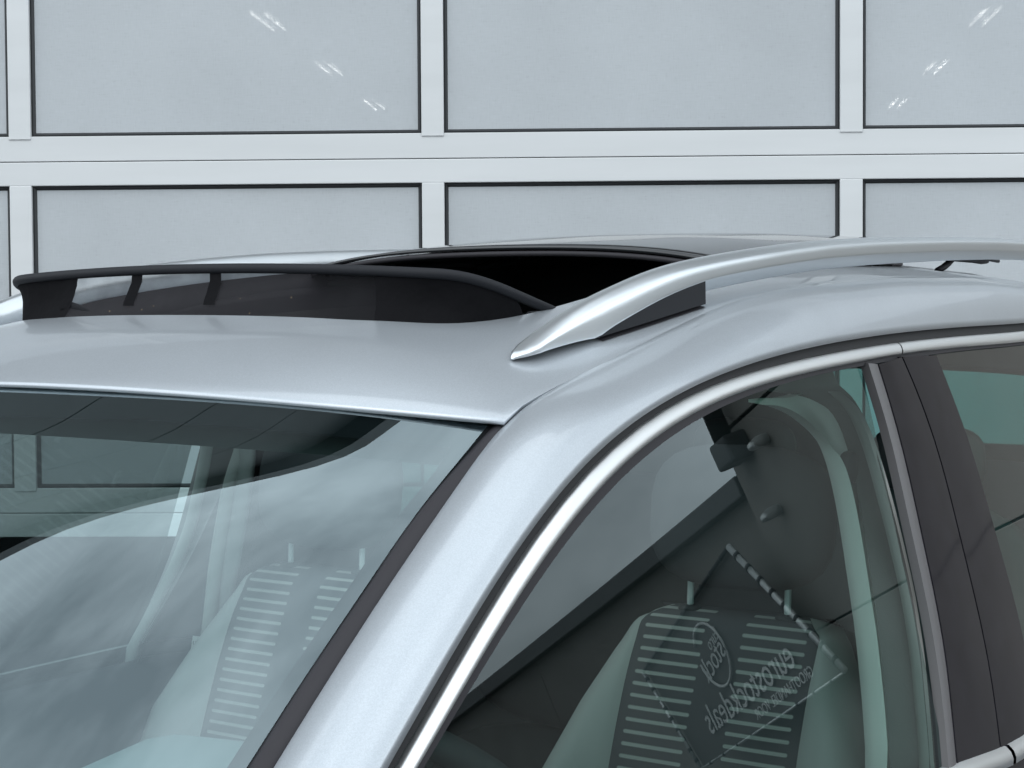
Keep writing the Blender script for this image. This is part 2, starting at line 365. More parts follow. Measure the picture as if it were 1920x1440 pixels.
# low wing to the right: only ever seen mirrored in the car's side glass
GUTTER = mat('grey_gutter', (.07,.072,.075), .5)
wing = empty('side_wing'); wing.location = (0, DOOR_Y+.05, 0)
tag(wing, 'low warm grey annex with dark gutter right of the hall, mirrored in the side window', 'building')
ZW = 2.10
for k in range(5):
    box('wing_wall_panel', (HX+.12+k*5.0, .0, 0), (HX+.12+(k+1)*5.0-.012, .3, ZW), WINGWALL, wing)
box('wing_gutter', (HX+.12, -.12, ZW+.002), (HX+25, .3, ZW+.13), GUTTER, wing, .01)
for x, z in ((5.82, 2.26), (6.02, 1.90)):
    l_ = tube('wall_lamp', [(x, -.02, z), (x, -.10, z), (x-.01, -.15, z-.01), (x-.02, -.19, z-.015)], [.034, .034, .028, .02], POLE, hall)
# banner stretched in a pole frame in front of the wing
bn = empty('banner'); bn.location = (0, DOOR_Y-.34, EYE)
tag(bn, 'dark banner with white lettering tied in a pole frame, mirrored in the side window', 'banner')
cs = [Vector((6.46, 0, .37)), Vector((8.44, 0, .02)), Vector((8.16, 0, -.71)), Vector((5.76, 0, -.53))]
from_py('banner_sheet', [c+Vector((0, .03, 0)) for c in cs], [(0, 1, 2, 3)], BANNER, bn, smooth=False)
for i_, (a_, b_, r_) in enumerate(((0, 1, .013), (1, 2, .014), (2, 3, .008), (3, 0, .022))):
    p_ = tube('frame_pole', [cs[a_], (cs[a_]+cs[b_])/2, cs[b_]], r_, EAVE if i_ == 0 else POLE, bn)
    for t in np.linspace(.08, .92, 9):
        c = cs[a_].lerp(cs[b_], t); d_ = (cs[b_]-cs[a_]).normalized()
        tube('cable_tie', [c-d_*.012, c, c+d_*.012], r_+.004, EAVE, p_, 8)
def letter(body, size, x, z, ang):
    t = text_mesh('banner_lettering', body, size, WHITE, bn, .002); t.matrix_local = Matrix.Translation((x, .012, z)) @ Matrix.Rotation(ang, 4, 'Y') @ Matrix.Rotation(math.pi/2, 4, 'X'); return t
letter('eurostockdeals', .25, 7.05, -.39, .10)
letter('GROOTHANDEL VOOR', .088, 6.6, -.50, .10)
letter('Euro', .11, 7.2, -.03, .25); letter('stock', .20, 7.32, -.14, .25)
ringp = [Vector((7.30+.22*math.cos(a), .012, -.11+.20*math.sin(a))) for a in np.linspace(.5, 2*math.pi-.1, 40)]
tube('logo_ring', ringp, .010, WHITE, bn, 6)


# ------------------------------------------------------------------ the car, in its own frame: X forward, Y to its left (near side), Z up
car = empty('car')
tag(car, 'silver estate car with open panoramic sunroof and aluminium roof rails', 'car')
car.matrix_world = Matrix(((-0.5103131,0.8599443,-0.0087331,0.0019547),(-0.8591053,-0.5102228,-0.0401358,2.3874940),(-0.0389704,-0.0129792,0.9991561,0.0057692+EYE),(0,0,0,1)))

# guide curves of the near side, rear to front (metres, car frame)
B_EDGE = np.array([(-1.9500,0.5490,-0.0710),(-1.8909,0.5517,-0.0662),(-1.8318,0.5544,-0.0615),(-1.7726,0.5571,-0.0569),(-1.7135,0.5596,-0.0523),(-1.6543,0.5618,-0.0481),(-1.5951,0.5636,-0.0442),(-1.5358,0.5650,-0.0407),(-1.4766,0.5660,-0.0377),(-1.4173,0.5668,-0.0348),(-1.3580,0.5674,-0.0322),(-1.2986,0.5679,-0.0298),(-1.2393,0.5684,-0.0276),(-1.1800,0.5687,-0.0258),(-1.1206,0.5689,-0.0244),(-1.0613,0.5690,-0.0233),(-1.0019,0.5690,-0.0224),(-0.9425,0.5689,-0.0214),(-0.8832,0.5687,-0.0204),(-0.8238,0.5685,-0.0192),(-0.7645,0.5682,-0.0180),(-0.7051,0.5679,-0.0167),(-0.6457,0.5675,-0.0153),(-0.5864,0.5671,-0.0139),(-0.5270,0.5668,-0.0125),(-0.4677,0.5664,-0.0113),(-0.4083,0.5660,-0.0101),(-0.3490,0.5657,-0.0090),(-0.2896,0.5653,-0.0081),(-0.2302,0.5649,-0.0073),(-0.1709,0.5645,-0.0067),(-0.1115,0.5641,-0.0063),(-0.0521,0.5635,-0.0061),(0.0072,0.5630,-0.0061),(0.0666,0.5623,-0.0065),(0.1260,0.5617,-0.0071),(0.1853,0.5610,-0.0081),(0.2447,0.5603,-0.0096),(0.3040,0.5597,-0.0116),(0.3633,0.5590,-0.0143),(0.4226,0.5585,-0.0177),(0.4818,0.5581,-0.0220),(0.5409,0.5578,-0.0274),(0.5998,0.5578,-0.0342),(0.6586,0.5581,-0.0427),(0.7168,0.5590,-0.0535),(0.7745,0.5605,-0.0671),(0.8313,0.5628,-0.0839),(0.8870,0.5659,-0.1038),(0.9415,0.5697,-0.1269),(0.9948,0.5742,-0.1525),(1.0471,0.5792,-0.1801),(1.0986,0.5845,-0.2091),(1.1497,0.5900,-0.2387),(1.2010,0.5954,-0.2681),(1.2526,0.6007,-0.2970),(1.3044,0.6059,-0.3256),(1.3562,0.6111,-0.3541),(1.4080,0.6162,-0.3825),(1.4599,0.6214,-0.4110)])
C_OUT = np.array([(-1.9500,0.5519,-0.0852),(-1.8912,0.5546,-0.0805),(-1.8324,0.5572,-0.0758),(-1.7735,0.5599,-0.0711),(-1.7147,0.5623,-0.0666),(-1.6558,0.5646,-0.0624),(-1.5969,0.5664,-0.0585),(-1.5379,0.5678,-0.0551),(-1.4790,0.5688,-0.0520),(-1.4200,0.5696,-0.0492),(-1.3609,0.5702,-0.0465),(-1.3019,0.5707,-0.0441),(-1.2429,0.5712,-0.0420),(-1.1839,0.5715,-0.0402),(-1.1248,0.5717,-0.0388),(-1.0657,0.5718,-0.0377),(-1.0067,0.5718,-0.0368),(-0.9476,0.5718,-0.0359),(-0.8885,0.5716,-0.0349),(-0.8295,0.5714,-0.0339),(-0.7704,0.5712,-0.0327),(-0.7114,0.5708,-0.0314),(-0.6523,0.5705,-0.0301),(-0.5933,0.5701,-0.0287),(-0.5342,0.5698,-0.0274),(-0.4751,0.5694,-0.0261),(-0.4161,0.5690,-0.0248),(-0.3570,0.5686,-0.0237),(-0.2980,0.5683,-0.0226),(-0.2389,0.5678,-0.0217),(-0.1798,0.5674,-0.0209),(-0.1208,0.5669,-0.0203),(-0.0617,0.5664,-0.0199),(-0.0026,0.5658,-0.0198),(0.0564,0.5651,-0.0199),(0.1155,0.5644,-0.0203),(0.1746,0.5637,-0.0210),(0.2336,0.5629,-0.0221),(0.2927,0.5621,-0.0235),(0.3517,0.5613,-0.0255),(0.4107,0.5606,-0.0281),(0.4697,0.5600,-0.0316),(0.5285,0.5596,-0.0364),(0.5872,0.5596,-0.0430),(0.6456,0.5600,-0.0516),(0.7035,0.5610,-0.0628),(0.7608,0.5626,-0.0767),(0.8172,0.5650,-0.0935),(0.8726,0.5681,-0.1135),(0.9269,0.5719,-0.1362),(0.9801,0.5763,-0.1614),(1.0325,0.5811,-0.1883),(1.0842,0.5861,-0.2163),(1.1358,0.5913,-0.2447),(1.1874,0.5964,-0.2729),(1.2393,0.6014,-0.3007),(1.2913,0.6063,-0.3282),(1.3434,0.6113,-0.3557),(1.3954,0.6162,-0.3832),(1.4474,0.6212,-0.4107)])
C_IN = np.array([(-1.9500,0.5569,-0.1037),(-1.8915,0.5595,-0.0990),(-1.8330,0.5622,-0.0943),(-1.7746,0.5648,-0.0897),(-1.7161,0.5673,-0.0852),(-1.6575,0.5695,-0.0810),(-1.5990,0.5713,-0.0772),(-1.5404,0.5728,-0.0737),(-1.4817,0.5738,-0.0706),(-1.4231,0.5746,-0.0678),(-1.3644,0.5752,-0.0652),(-1.3057,0.5757,-0.0628),(-1.2470,0.5762,-0.0606),(-1.1883,0.5765,-0.0589),(-1.1296,0.5767,-0.0575),(-1.0709,0.5768,-0.0564),(-1.0122,0.5768,-0.0555),(-0.9535,0.5768,-0.0547),(-0.8948,0.5767,-0.0537),(-0.8360,0.5765,-0.0526),(-0.7773,0.5762,-0.0512),(-0.7186,0.5758,-0.0497),(-0.6599,0.5754,-0.0481),(-0.6012,0.5749,-0.0465),(-0.5425,0.5745,-0.0448),(-0.4838,0.5740,-0.0432),(-0.4251,0.5736,-0.0416),(-0.3664,0.5731,-0.0402),(-0.3077,0.5727,-0.0390),(-0.2490,0.5723,-0.0380),(-0.1903,0.5718,-0.0372),(-0.1315,0.5714,-0.0366),(-0.0728,0.5709,-0.0362),(-0.0141,0.5703,-0.0362),(0.0446,0.5697,-0.0363),(0.1033,0.5690,-0.0367),(0.1621,0.5682,-0.0372),(0.2208,0.5674,-0.0379),(0.2795,0.5666,-0.0390),(0.3382,0.5657,-0.0406),(0.3969,0.5650,-0.0429),(0.4555,0.5643,-0.0462),(0.5140,0.5639,-0.0507),(0.5724,0.5638,-0.0568),(0.6305,0.5641,-0.0649),(0.6882,0.5649,-0.0754),(0.7453,0.5664,-0.0886),(0.8016,0.5686,-0.1048),(0.8570,0.5715,-0.1239),(0.9113,0.5751,-0.1456),(0.9647,0.5792,-0.1696),(1.0172,0.5837,-0.1954),(1.0691,0.5886,-0.2226),(1.1206,0.5936,-0.2503),(1.1722,0.5985,-0.2778),(1.2242,0.6033,-0.3047),(1.2763,0.6081,-0.3314),(1.3284,0.6128,-0.3580),(1.3806,0.6175,-0.3846),(1.4327,0.6222,-0.4111)])
GL_TOP = np.array([(-1.9500,0.5518,-0.1107),(-1.8917,0.5544,-0.1061),(-1.8335,0.5571,-0.1014),(-1.7752,0.5597,-0.0968),(-1.7170,0.5622,-0.0924),(-1.6587,0.5644,-0.0881),(-1.6003,0.5662,-0.0843),(-1.5419,0.5676,-0.0808),(-1.4835,0.5687,-0.0778),(-1.4251,0.5694,-0.0750),(-1.3667,0.5701,-0.0724),(-1.3082,0.5706,-0.0699),(-1.2498,0.5710,-0.0677),(-1.1913,0.5714,-0.0659),(-1.1328,0.5716,-0.0645),(-1.0743,0.5717,-0.0634),(-1.0158,0.5717,-0.0624),(-0.9573,0.5717,-0.0615),(-0.8989,0.5715,-0.0605),(-0.8404,0.5713,-0.0592),(-0.7819,0.5709,-0.0578),(-0.7234,0.5706,-0.0563),(-0.6649,0.5701,-0.0546),(-0.6065,0.5697,-0.0530),(-0.5480,0.5692,-0.0513),(-0.4895,0.5688,-0.0498),(-0.4310,0.5684,-0.0483),(-0.3725,0.5680,-0.0471),(-0.3141,0.5676,-0.0461),(-0.2556,0.5673,-0.0454),(-0.1971,0.5669,-0.0447),(-0.1386,0.5665,-0.0442),(-0.0801,0.5660,-0.0437),(-0.0216,0.5653,-0.0434),(0.0369,0.5646,-0.0431),(0.0954,0.5639,-0.0430),(0.1539,0.5630,-0.0432),(0.2124,0.5622,-0.0438),(0.2709,0.5613,-0.0448),(0.3293,0.5605,-0.0465),(0.3878,0.5598,-0.0489),(0.4462,0.5593,-0.0524),(0.5044,0.5589,-0.0572),(0.5625,0.5589,-0.0636),(0.6204,0.5593,-0.0720),(0.6778,0.5603,-0.0826),(0.7347,0.5618,-0.0959),(0.7908,0.5640,-0.1120),(0.8460,0.5669,-0.1309),(0.9002,0.5704,-0.1525),(0.9534,0.5745,-0.1762),(1.0059,0.5790,-0.2017),(1.0577,0.5837,-0.2284),(1.1092,0.5886,-0.2556),(1.1609,0.5934,-0.2825),(1.2129,0.5981,-0.3090),(1.2649,0.6028,-0.3353),(1.3171,0.6074,-0.3614),(1.3692,0.6120,-0.3875),(1.4213,0.6167,-0.4137)])
S_PIL = np.array([(0.8360,0.4910,-0.0480),(0.8609,0.4937,-0.0583),(0.8857,0.4963,-0.0691),(0.9103,0.4986,-0.0804),(0.9347,0.5008,-0.0921),(0.9589,0.5030,-0.1041),(0.9830,0.5051,-0.1163),(1.0071,0.5073,-0.1286),(1.0312,0.5095,-0.1410),(1.0551,0.5118,-0.1536),(1.0788,0.5141,-0.1665),(1.1024,0.5165,-0.1797),(1.1259,0.5189,-0.1930),(1.1494,0.5213,-0.2064),(1.1728,0.5237,-0.2200),(1.1961,0.5262,-0.2337),(1.2193,0.5287,-0.2476),(1.2424,0.5312,-0.2614),(1.2657,0.5337,-0.2753),(1.2889,0.5361,-0.2891),(1.3121,0.5386,-0.3029),(1.3353,0.5411,-0.3167),(1.3586,0.5436,-0.3305),(1.3818,0.5461,-0.3443),(1.4050,0.5485,-0.3581),(1.4282,0.5510,-0.3719),(1.4515,0.5535,-0.3857),(1.4747,0.5560,-0.3996),(1.4979,0.5585,-0.4134),(1.5211,0.5609,-0.4272),(1.5444,0.5634,-0.4410),(1.5676,0.5659,-0.4548),(1.5908,0.5684,-0.4686),(1.6140,0.5709,-0.4824)])
RB_PIL = np.array([(0.8451,0.4768,-0.0521),(0.8701,0.4786,-0.0624),(0.8951,0.4803,-0.0726),(0.9201,0.4820,-0.0830),(0.9449,0.4837,-0.0936),(0.9695,0.4856,-0.1047),(0.9938,0.4877,-0.1165),(1.0177,0.4899,-0.1290),(1.0413,0.4924,-0.1421),(1.0647,0.4948,-0.1554),(1.0883,0.4971,-0.1684),(1.1120,0.4994,-0.1813),(1.1357,0.5017,-0.1943),(1.1592,0.5040,-0.2074),(1.1826,0.5064,-0.2209),(1.2059,0.5089,-0.2345),(1.2290,0.5113,-0.2483),(1.2522,0.5138,-0.2621),(1.2754,0.5162,-0.2758),(1.2986,0.5187,-0.2895),(1.3218,0.5212,-0.3033),(1.3450,0.5236,-0.3170),(1.3682,0.5261,-0.3307),(1.3914,0.5285,-0.3444),(1.4146,0.5310,-0.3582),(1.4378,0.5334,-0.3719),(1.4610,0.5359,-0.3856),(1.4842,0.5383,-0.3994),(1.5074,0.5408,-0.4131),(1.5306,0.5432,-0.4268),(1.5538,0.5457,-0.4406),(1.5770,0.5482,-0.4543),(1.6002,0.5506,-0.4680),(1.6234,0.5531,-0.4817)])
STRIP_A = np.array([(0.0352,0.5723,-0.0404),(0.0291,0.5830,-0.0800),(0.0248,0.5938,-0.1197),(0.0254,0.6046,-0.1596),(0.0295,0.6153,-0.1995),(0.0344,0.6260,-0.2394),(0.0395,0.6367,-0.2793),(0.0446,0.6474,-0.3191),(0.0510,0.6580,-0.3587),(0.0604,0.6684,-0.3977),(0.0734,0.6785,-0.4358),(0.0894,0.6883,-0.4728),(0.1076,0.6978,-0.5089),(0.1281,0.7069,-0.5438)])
STRIP_B = np.array([(0.0002,0.5736,-0.0438),(-0.0059,0.5845,-0.0840),(-0.0096,0.5954,-0.1243),(-0.0096,0.6063,-0.1648),(-0.0062,0.6172,-0.2051),(-0.0009,0.6280,-0.2454),(0.0049,0.6388,-0.2856),(0.0107,0.6496,-0.3259),(0.0179,0.6603,-0.3658),(0.0284,0.6708,-0.4049),(0.0428,0.6809,-0.4430),(0.0607,0.6905,-0.4797),(0.0801,0.7000,-0.5157),(0.0994,0.7095,-0.5517)])
GAP_L = np.array([(-0.1104,0.5735,-0.0399),(-0.1306,0.5839,-0.0779),(-0.1467,0.5947,-0.1176),(-0.1573,0.6059,-0.1589),(-0.1624,0.6174,-0.2012),(-0.1623,0.6289,-0.2439),(-0.1599,0.6404,-0.2867),(-0.1573,0.6520,-0.3295),(-0.1545,0.6635,-0.3723),(-0.1496,0.6750,-0.4148),(-0.1413,0.6863,-0.4568),(-0.1289,0.6972,-0.4978),(-0.1117,0.7077,-0.5371),(-0.0921,0.7180,-0.5756)])
TRIM_R = np.array([(-0.2769,0.5760,-0.0466),(-0.2953,0.5872,-0.0881),(-0.3123,0.5985,-0.1299),(-0.3254,0.6101,-0.1729),(-0.3336,0.6220,-0.2171),(-0.3381,0.6341,-0.2619),(-0.3409,0.6463,-0.3069),(-0.3434,0.6584,-0.3520),(-0.3459,0.6706,-0.3970),(-0.3458,0.6827,-0.4418),(-0.3399,0.6946,-0.4861),(-0.3290,0.7064,-0.5298),(-0.3146,0.7180,-0.5726),(-0.2977,0.7293,-0.6145)])
LINING = np.array([(0.2287,0.4904,-0.0780),(0.2109,0.4910,-0.0801),(0.1931,0.4917,-0.0823),(0.1754,0.4923,-0.0844),(0.1576,0.4930,-0.0866),(0.1399,0.4937,-0.0890),(0.1223,0.4945,-0.0917),(0.1047,0.4955,-0.0950),(0.0872,0.4966,-0.0986),(0.0700,0.4978,-0.1027),(0.0532,0.4994,-0.1081),(0.0377,0.5016,-0.1153),(0.0244,0.5045,-0.1251),(0.0147,0.5082,-0.1374),(0.0091,0.5127,-0.1522),(0.0071,0.5175,-0.1685),(0.0078,0.5226,-0.1852),(0.0103,0.5276,-0.2020),(0.0140,0.5326,-0.2187),(0.0185,0.5376,-0.2353),(0.0237,0.5425,-0.2516),(0.0295,0.5473,-0.2678),(0.0357,0.5522,-0.2839),(0.0420,0.5570,-0.2999),(0.0485,0.5618,-0.3160),(0.0549,0.5666,-0.3319),(0.0615,0.5714,-0.3479),(0.0681,0.5761,-0.3638),(0.0750,0.5809,-0.3796),(0.0824,0.5856,-0.3952),(0.0904,0.5901,-0.4105),(0.0988,0.5947,-0.4256),(0.1074,0.5992,-0.4407),(0.1160,0.6037,-0.4557),(0.1249,0.6082,-0.4706),(0.1342,0.6126,-0.4852),(0.1438,0.6169,-0.4997),(0.1535,0.6212,-0.5140),(0.1634,0.6255,-0.5284),(0.1732,0.6298,-0.5427)])
DOORSEAL = np.array([(0.1200,0.5499,-0.0731),(0.1074,0.5517,-0.0791),(0.0948,0.5536,-0.0852),(0.0828,0.5555,-0.0918),(0.0722,0.5578,-0.0997),(0.0634,0.5605,-0.1094),(0.0564,0.5637,-0.1207),(0.0507,0.5670,-0.1329),(0.0464,0.5705,-0.1456),(0.0434,0.5741,-0.1587),(0.0416,0.5777,-0.1721),(0.0405,0.5814,-0.1856),(0.0398,0.5851,-0.1991),(0.0394,0.5887,-0.2127),(0.0391,0.5924,-0.2263),(0.0390,0.5961,-0.2399),(0.0390,0.5997,-0.2535),(0.0394,0.6034,-0.2670),(0.0402,0.6071,-0.2806),(0.0412,0.6107,-0.2942),(0.0422,0.6144,-0.3077),(0.0433,0.6180,-0.3213),(0.0449,0.6216,-0.3347),(0.0472,0.6252,-0.3481),(0.0504,0.6287,-0.3612),(0.0543,0.6322,-0.3743),(0.0584,0.6356,-0.3873),(0.0627,0.6391,-0.4002),(0.0673,0.6425,-0.4131),(0.0726,0.6458,-0.4256),(0.0785,0.6490,-0.4379),(0.0849,0.6522,-0.4500),(0.0914,0.6554,-0.4621),(0.0980,0.6585,-0.4741),(0.1045,0.6617,-0.4862),(0.1111,0.6649,-0.4982),(0.1177,0.6680,-0.5102),(0.1247,0.6711,-0.5221),(0.1320,0.6741,-0.5337),(0.1396,0.6771,-0.5451)])
BELT_L = np.array([(0.0949,0.7090,-0.5496),(0.0058,0.7139,-0.5636),(-0.0983,0.7195,-0.5809),(-0.2109,0.7235,-0.5935)])
def Ts(X, z): return .565-.018*np.clip(np.asarray(X)+.3, 0, 3)**2+.27*(-.006-np.asarray(z))

# ---- roof surface
from numpy import interp
def pchip(xs, ys, it=700):
    xs, ys = np.array(xs, float), np.array(ys, float); g = np.linspace(xs[0], xs[-1], 801); y = np.interp(g, xs, ys)
    for _ in range(it): y[1:-1] = .25*y[:-2]+.5*y[1:-1]+.25*y[2:]
    return lambda x: np.interp(x, g, y)
ZC = pchip([-2.4,-1.95,-1.6,-1.3,-.8,-.3,.1,.4,.58,.68,.736,.78,.82,.85,.875,.90,.93,.96,1.0,1.1], [-.02,.035,.065,.083,.102,.107,.1,.082,.0655,.053,.0452,.0387,.0310,.0240,.0160,.0062,-.0065,-.0200,-.0385,-.085], 170)
def bq(X): 
    t = np.clip((np.asarray(X)-.2)/.53, 0, 1); t = t*t*(3-2*t); return .26+.475*t
def Xh(T): T = np.asarray(T, float); return .960-.312*T**2-.624*T**4
def Zh(T): return -.0150-.121*np.asarray(T, float)**2
def zr0(X, T): return ZC(X)-.085*np.asarray(T)**2-bq(X)*np.asarray(T)**4
def zroof(X, T):
    X, T = np.asarray(X, float), np.asarray(T, float)
    return zr0(X, T)+(Zh(T)-zr0(Xh(T), T))*np.exp(-np.clip(Xh(T)-X, 0, 5)/.085)
TS = .492; XC = float(Xh(TS))
AT, AXR = .368, -.62       # half-width and rear end of the roof opening
def aperture(n):
    """opening edge from rear left round the front to rear right (X,T)"""
    q = [(AXR, AT), (-.2, AT), (.2, AT), (.50, AT)]
    c = [(.555, .3675), (.60, .364), (.638, .355), (.668, .339), (.691, .315), (.704, .288), (.7125, .26)]
    fr = [(.736-.2*t*t-.09*abs(t)**3*1.2, t) for t in np.linspace(.23, -.23, 21)]
    pts = q+c+fr+[(x, -t) for x, t in c[::-1]]+[(x, -t) for x, t in q[::-1]]
    Q = np.array([(x, t, 0) for x, t in pts]); return Q
ap = aperture(0); 
def half_resample(Q, na, nb, nc):
    """three stretches: left side, front, right side"""
    i0 = 7; i1 = len(Q)-8
    return np.r_[resample(Q[:i0+1], na)[:-1], resample(Q[i0:i1+1], nb), resample(Q[i1:], nc)[1:]]
NA, NB = 46, 71
inn = half_resample(smoothc(resample(ap, 400), 3), 0, 0, 0) if False else half_resample(ap, NA, NB, NA)
inn = smoothc(inn, 4)
outL = np.array([(x, TS, 0) for x in np.linspace(AXR, XC, NA)]); ff = np.linspace(TS, -TS, NB); outF = np.array([(Xh(t), t, 0) for t in ff])
out = np.r_[outL[:-1], outF, mirror(outL[::-1])[1:]]
RN = 15; P = []
for w in np.linspace(0, 1, RN):
    q = inn*(1-w)+out*w; q = q.copy(); q[:, 2] = zroof(q[:, 0], q[:, 1]); P.append(q)
# rolled front lip
nrm = lambda q: q/np.linalg.norm(q, axis=1)[:, None]
lipw = np.zeros(len(out)); lipw[NA-1:NA-1+NB] = 1
tang = np.gradient(P[-1], axis=0); sur = nrm(P[-1]-P[-2]); 
nor = nrm(np.cross(tang, sur)); nor *= np.sign(nor[:, 2])[:, None]
for a in (30, 60, 90, 120):
    a = math.radians(a); r = .0036*np.where(lipw > 0, 1.0, .12)[:, None]
    P.append(P[RN-1]+r*(math.sin(a)*sur-(1-math.cos(a))*nor))
P.append(P[-1]-.012*sur*lipw[:, None]-.004*nor)
P = np.array(P); vv = list(P.reshape(-1, 3)); fcs = [f_[::-1] for f_ in grid_faces(*P.shape[:2])]
# rear part of the roof
xs = np.linspace(AXR, -2.02, 26); tt = np.linspace(TS, -TS, 31); G = np.array([[(x, t, zroof(x, t)) for t in tt] for x in xs])
off = len(vv); vv += list(G.reshape(-1, 3)); fcs += [f_[::-1] for f_ in grid_faces(26, 31, False, off)]
roof = from_py('roof_panel', vv, fcs, PAINT, car)
# the opening's edge: folded flange, black seal
fl = [P[0], P[0]-[0, 0, .004]+0, P[0]-[0, 0, .022]]
cen = np.array([.05, 0, 0]); inward = lambda q, d: q-np.c_[(q[:, :2]-cen[:2])/np.linalg.norm(q[:, :2]-cen[:2], axis=1)[:, None]*d, 0*q[:, 0]]
fl[1] = inward(fl[1], .0025); fl[2] = inward(fl[2], .0045)
grid('opening_flange', fl, PAINT, roof)
grid('opening_seal', [inward(P[0]-[0,0,.0215], .0015), inward(P[0]-[0,0,.018], .010), inward(P[0]-[0,0,.03], .014), inward(P[0]-[0,0,.065], .016)], RUBBER, roof)
for s in (-1,):
    xs_ = np.linspace(.60, AXR, 40); hgt = .005*np.clip((.60-xs_)/.10, 0, 1)
    q = np.array([[(x, .3635, zroof(x, .3635)-.02), (x, .3640, zroof(x, .3635)+h_), (x, .3600, zroof(x, .36)+h_+.001), (x, .3580, zroof(x, .36)-.03)] for x, h_ in zip(xs_, hgt)])
    grid('opening_side_seal', mirror(q) if s < 0 else q, RUBBER, roof)
# dark sliding frame below the opening
fr = inn.copy(); fr[:, 2] = zroof(fr[:, 0], fr[:, 1])-.050
grid('sunroof_frame', [inward(fr, -.03), inward(fr, .020)-[0, 0, .004], inward(fr, .026)-[0, 0, .03]], GAP, roof)

# ---- sides: cant rail and A-pillar as one skin
def side_skin(sgn):
    xs = np.linspace(-2.0, .825, 60); roofS = np.c_[xs, np.full(60, TS), zroof(xs, np.full(60, TS))]
    dS = np.array([.838, TS, float(zroof(.838, TS))])-S_PIL[0]; SP = S_PIL+dS*np.exp(-np.linalg.norm(S_PIL-S_PIL[0], axis=1)/.09)[:, None]
    Sc = np.r_[roofS, SP]; Sc = smoothc(resample(Sc, 190), 2)
    Bc = pair(Sc, B_EDGE); K = 15; P = []
    tS = np.gradient(Sc, axis=0); tS /= np.linalg.norm(tS, axis=1)[:, None]
    for i in range(len(Sc)):
        a, b = Sc[i], Bc[i]; ch = b-a; Ln = np.linalg.norm(ch)
        sl = np.clip((a[0]-.70)/.16, 0, 1); sl = sl*sl*(3-2*sl)        # 0 on the roof, 1 on the pillar
        # start direction: follows the roof crown; on the pillar it leaves the screen edge
        z1 = zroof(min(a[0], .8), TS+.004); z0 = zroof(min(a[0], .8), TS-.004); d0r = np.array([0, .008, z1-z0]); d0r /= np.linalg.norm(d0r)
        d0p = np.array([.30, .93, .20]); d0p -= tS[i]*(d0p@tS[i]); d0p /= np.linalg.norm(d0p)
        d0 = d0r*(1-sl)+d0p*sl; d0 /= np.linalg.norm(d0)
        d1 = np.array([0, .20, -.98])*(1-sl)+np.array([-.50, .30, -.80])*sl; d1 -= tS[i]*(d1@tS[i])*.9; d1 /= np.linalg.norm(d1)
        c1 = a+d0*Ln*.46; c2 = b-d1*Ln*.46
        P.append([a*(1-t)**3+3*c1*t*(1-t)**2+3*c2*t*t*(1-t)+b*t**3 for t in np.linspace(0, 1, K)])
    P = np.array(P)
    for _ in range(10): P[1:-1] = .25*P[:-2]+.5*P[1:-1]+.25*P[2:]
    # hem: the skin turns in at the seal
    hem = P[:, -1]+np.array([0, -.0035, -.0005]); hem2 = hem+np.array([0, -.010, .004])
    seam = P[:, 0]+np.array([0, -.010, -.006]); bead = P[:, 0]+np.array([0, .0014, .0008])
    P = np.concatenate([seam[:, None], bead[:, None], P[:, 1:], hem[:, None], hem2[:, None]], 1)
    if sgn < 0: P = mirror(P)
    return grid('body_side', P, PAINT, car, flip=sgn > 0), Sc, Bc
bs, Sc, Bc = side_skin(1); side_skin(-1)

def strip(name, A, Bq, m, parent, bulge, K=7, n=120, sgn=1, ends=None, out_dir=(0, 1, .25), dark=0):
    """convex strip between two curves"""
    A = resample(A, n); Bp = pair(A, Bq); od = np.array(out_dir)/np.linalg.norm(out_dir); P = []
    for a, b in zip(A, Bp):
        P.append([a*(1-t)+b*t+od*(bulge*(1-(2*t-1)**2)**.6 if bulge else 0) for t in np.linspace(0, 1, K)])
    P = np.array(P)
    if bulge: P = np.concatenate([P[:, :1]-od*.006, P, P[:, -1:]-od*.006], 1)
    if sgn < 0: P = mirror(P)
    return grid(name, P, m, parent, flip=sgn > 0, sharp=50)
def cut(Q, xa, xb): Q = resample(Q, 700); return Q[(Q[:, 0] >= xa) & (Q[:, 0] <= xb)]
IN = np.array([0, -.006, 0])
for s in (1, -1):
    strip('window_surround_seal', B_EDGE+IN*1.3, C_OUT+IN, GAP, car, 0, 4, 140, s)
    for nm, xa, xb in (('front_door_frame_trim', -.1130, 3), ('rear_door_frame_trim', -1.75, -.1165)):
        strip(nm, cut(C_OUT, xa, xb)+IN*.3, C_IN, CHROME, car, .0035, 9, 120, s)
    strip('glass_run_seal', C_IN+IN*.8, GL_TOP+[0, .002, 0], RUBBER, car, 0, 4, 140, s)

# ---- door windows
ZB = -.70
def window(name, top, xa, xb, m, s, n=60, k=30):
    top = resample(top, n); P = []
    for i, p in enumerate(top):
        w = i/(n-1); bx_ = xa*(1-w)+xb*w; row = []
        for t in np.linspace(0, 1, k):
            X = p[0]*(1-t)+bx_*t; Z = p[2]*(1-t)+min(ZB, p[2]-.02)*t; row.append((X, Ts(X, Z)-.010, Z))
        P.append(row)
    P = np.array(P)
    if s < 0: P = mirror(P)
    return grid(name, P, m, car, flip=s > 0)
xa_top = STRIP_A[0, 0]+.004
for s in (1, -1):
    window('front_door_window', cut(GL_TOP, xa_top, 3), .13, 1.50, GLASS_S if s > 0 else GLASS_FAR, s)
    window('rear_door_window', cut(GL_TOP, -1.0, TRIM_R[0, 0]-.0), -1.02, TRIM_R[-1, 0], GLASS_R if s > 0 else PRIVACY, s)
    window('quarter_window', cut(GL_TOP, -1.68, -1.13), -1.62, -1.13, PRIVACY, s)
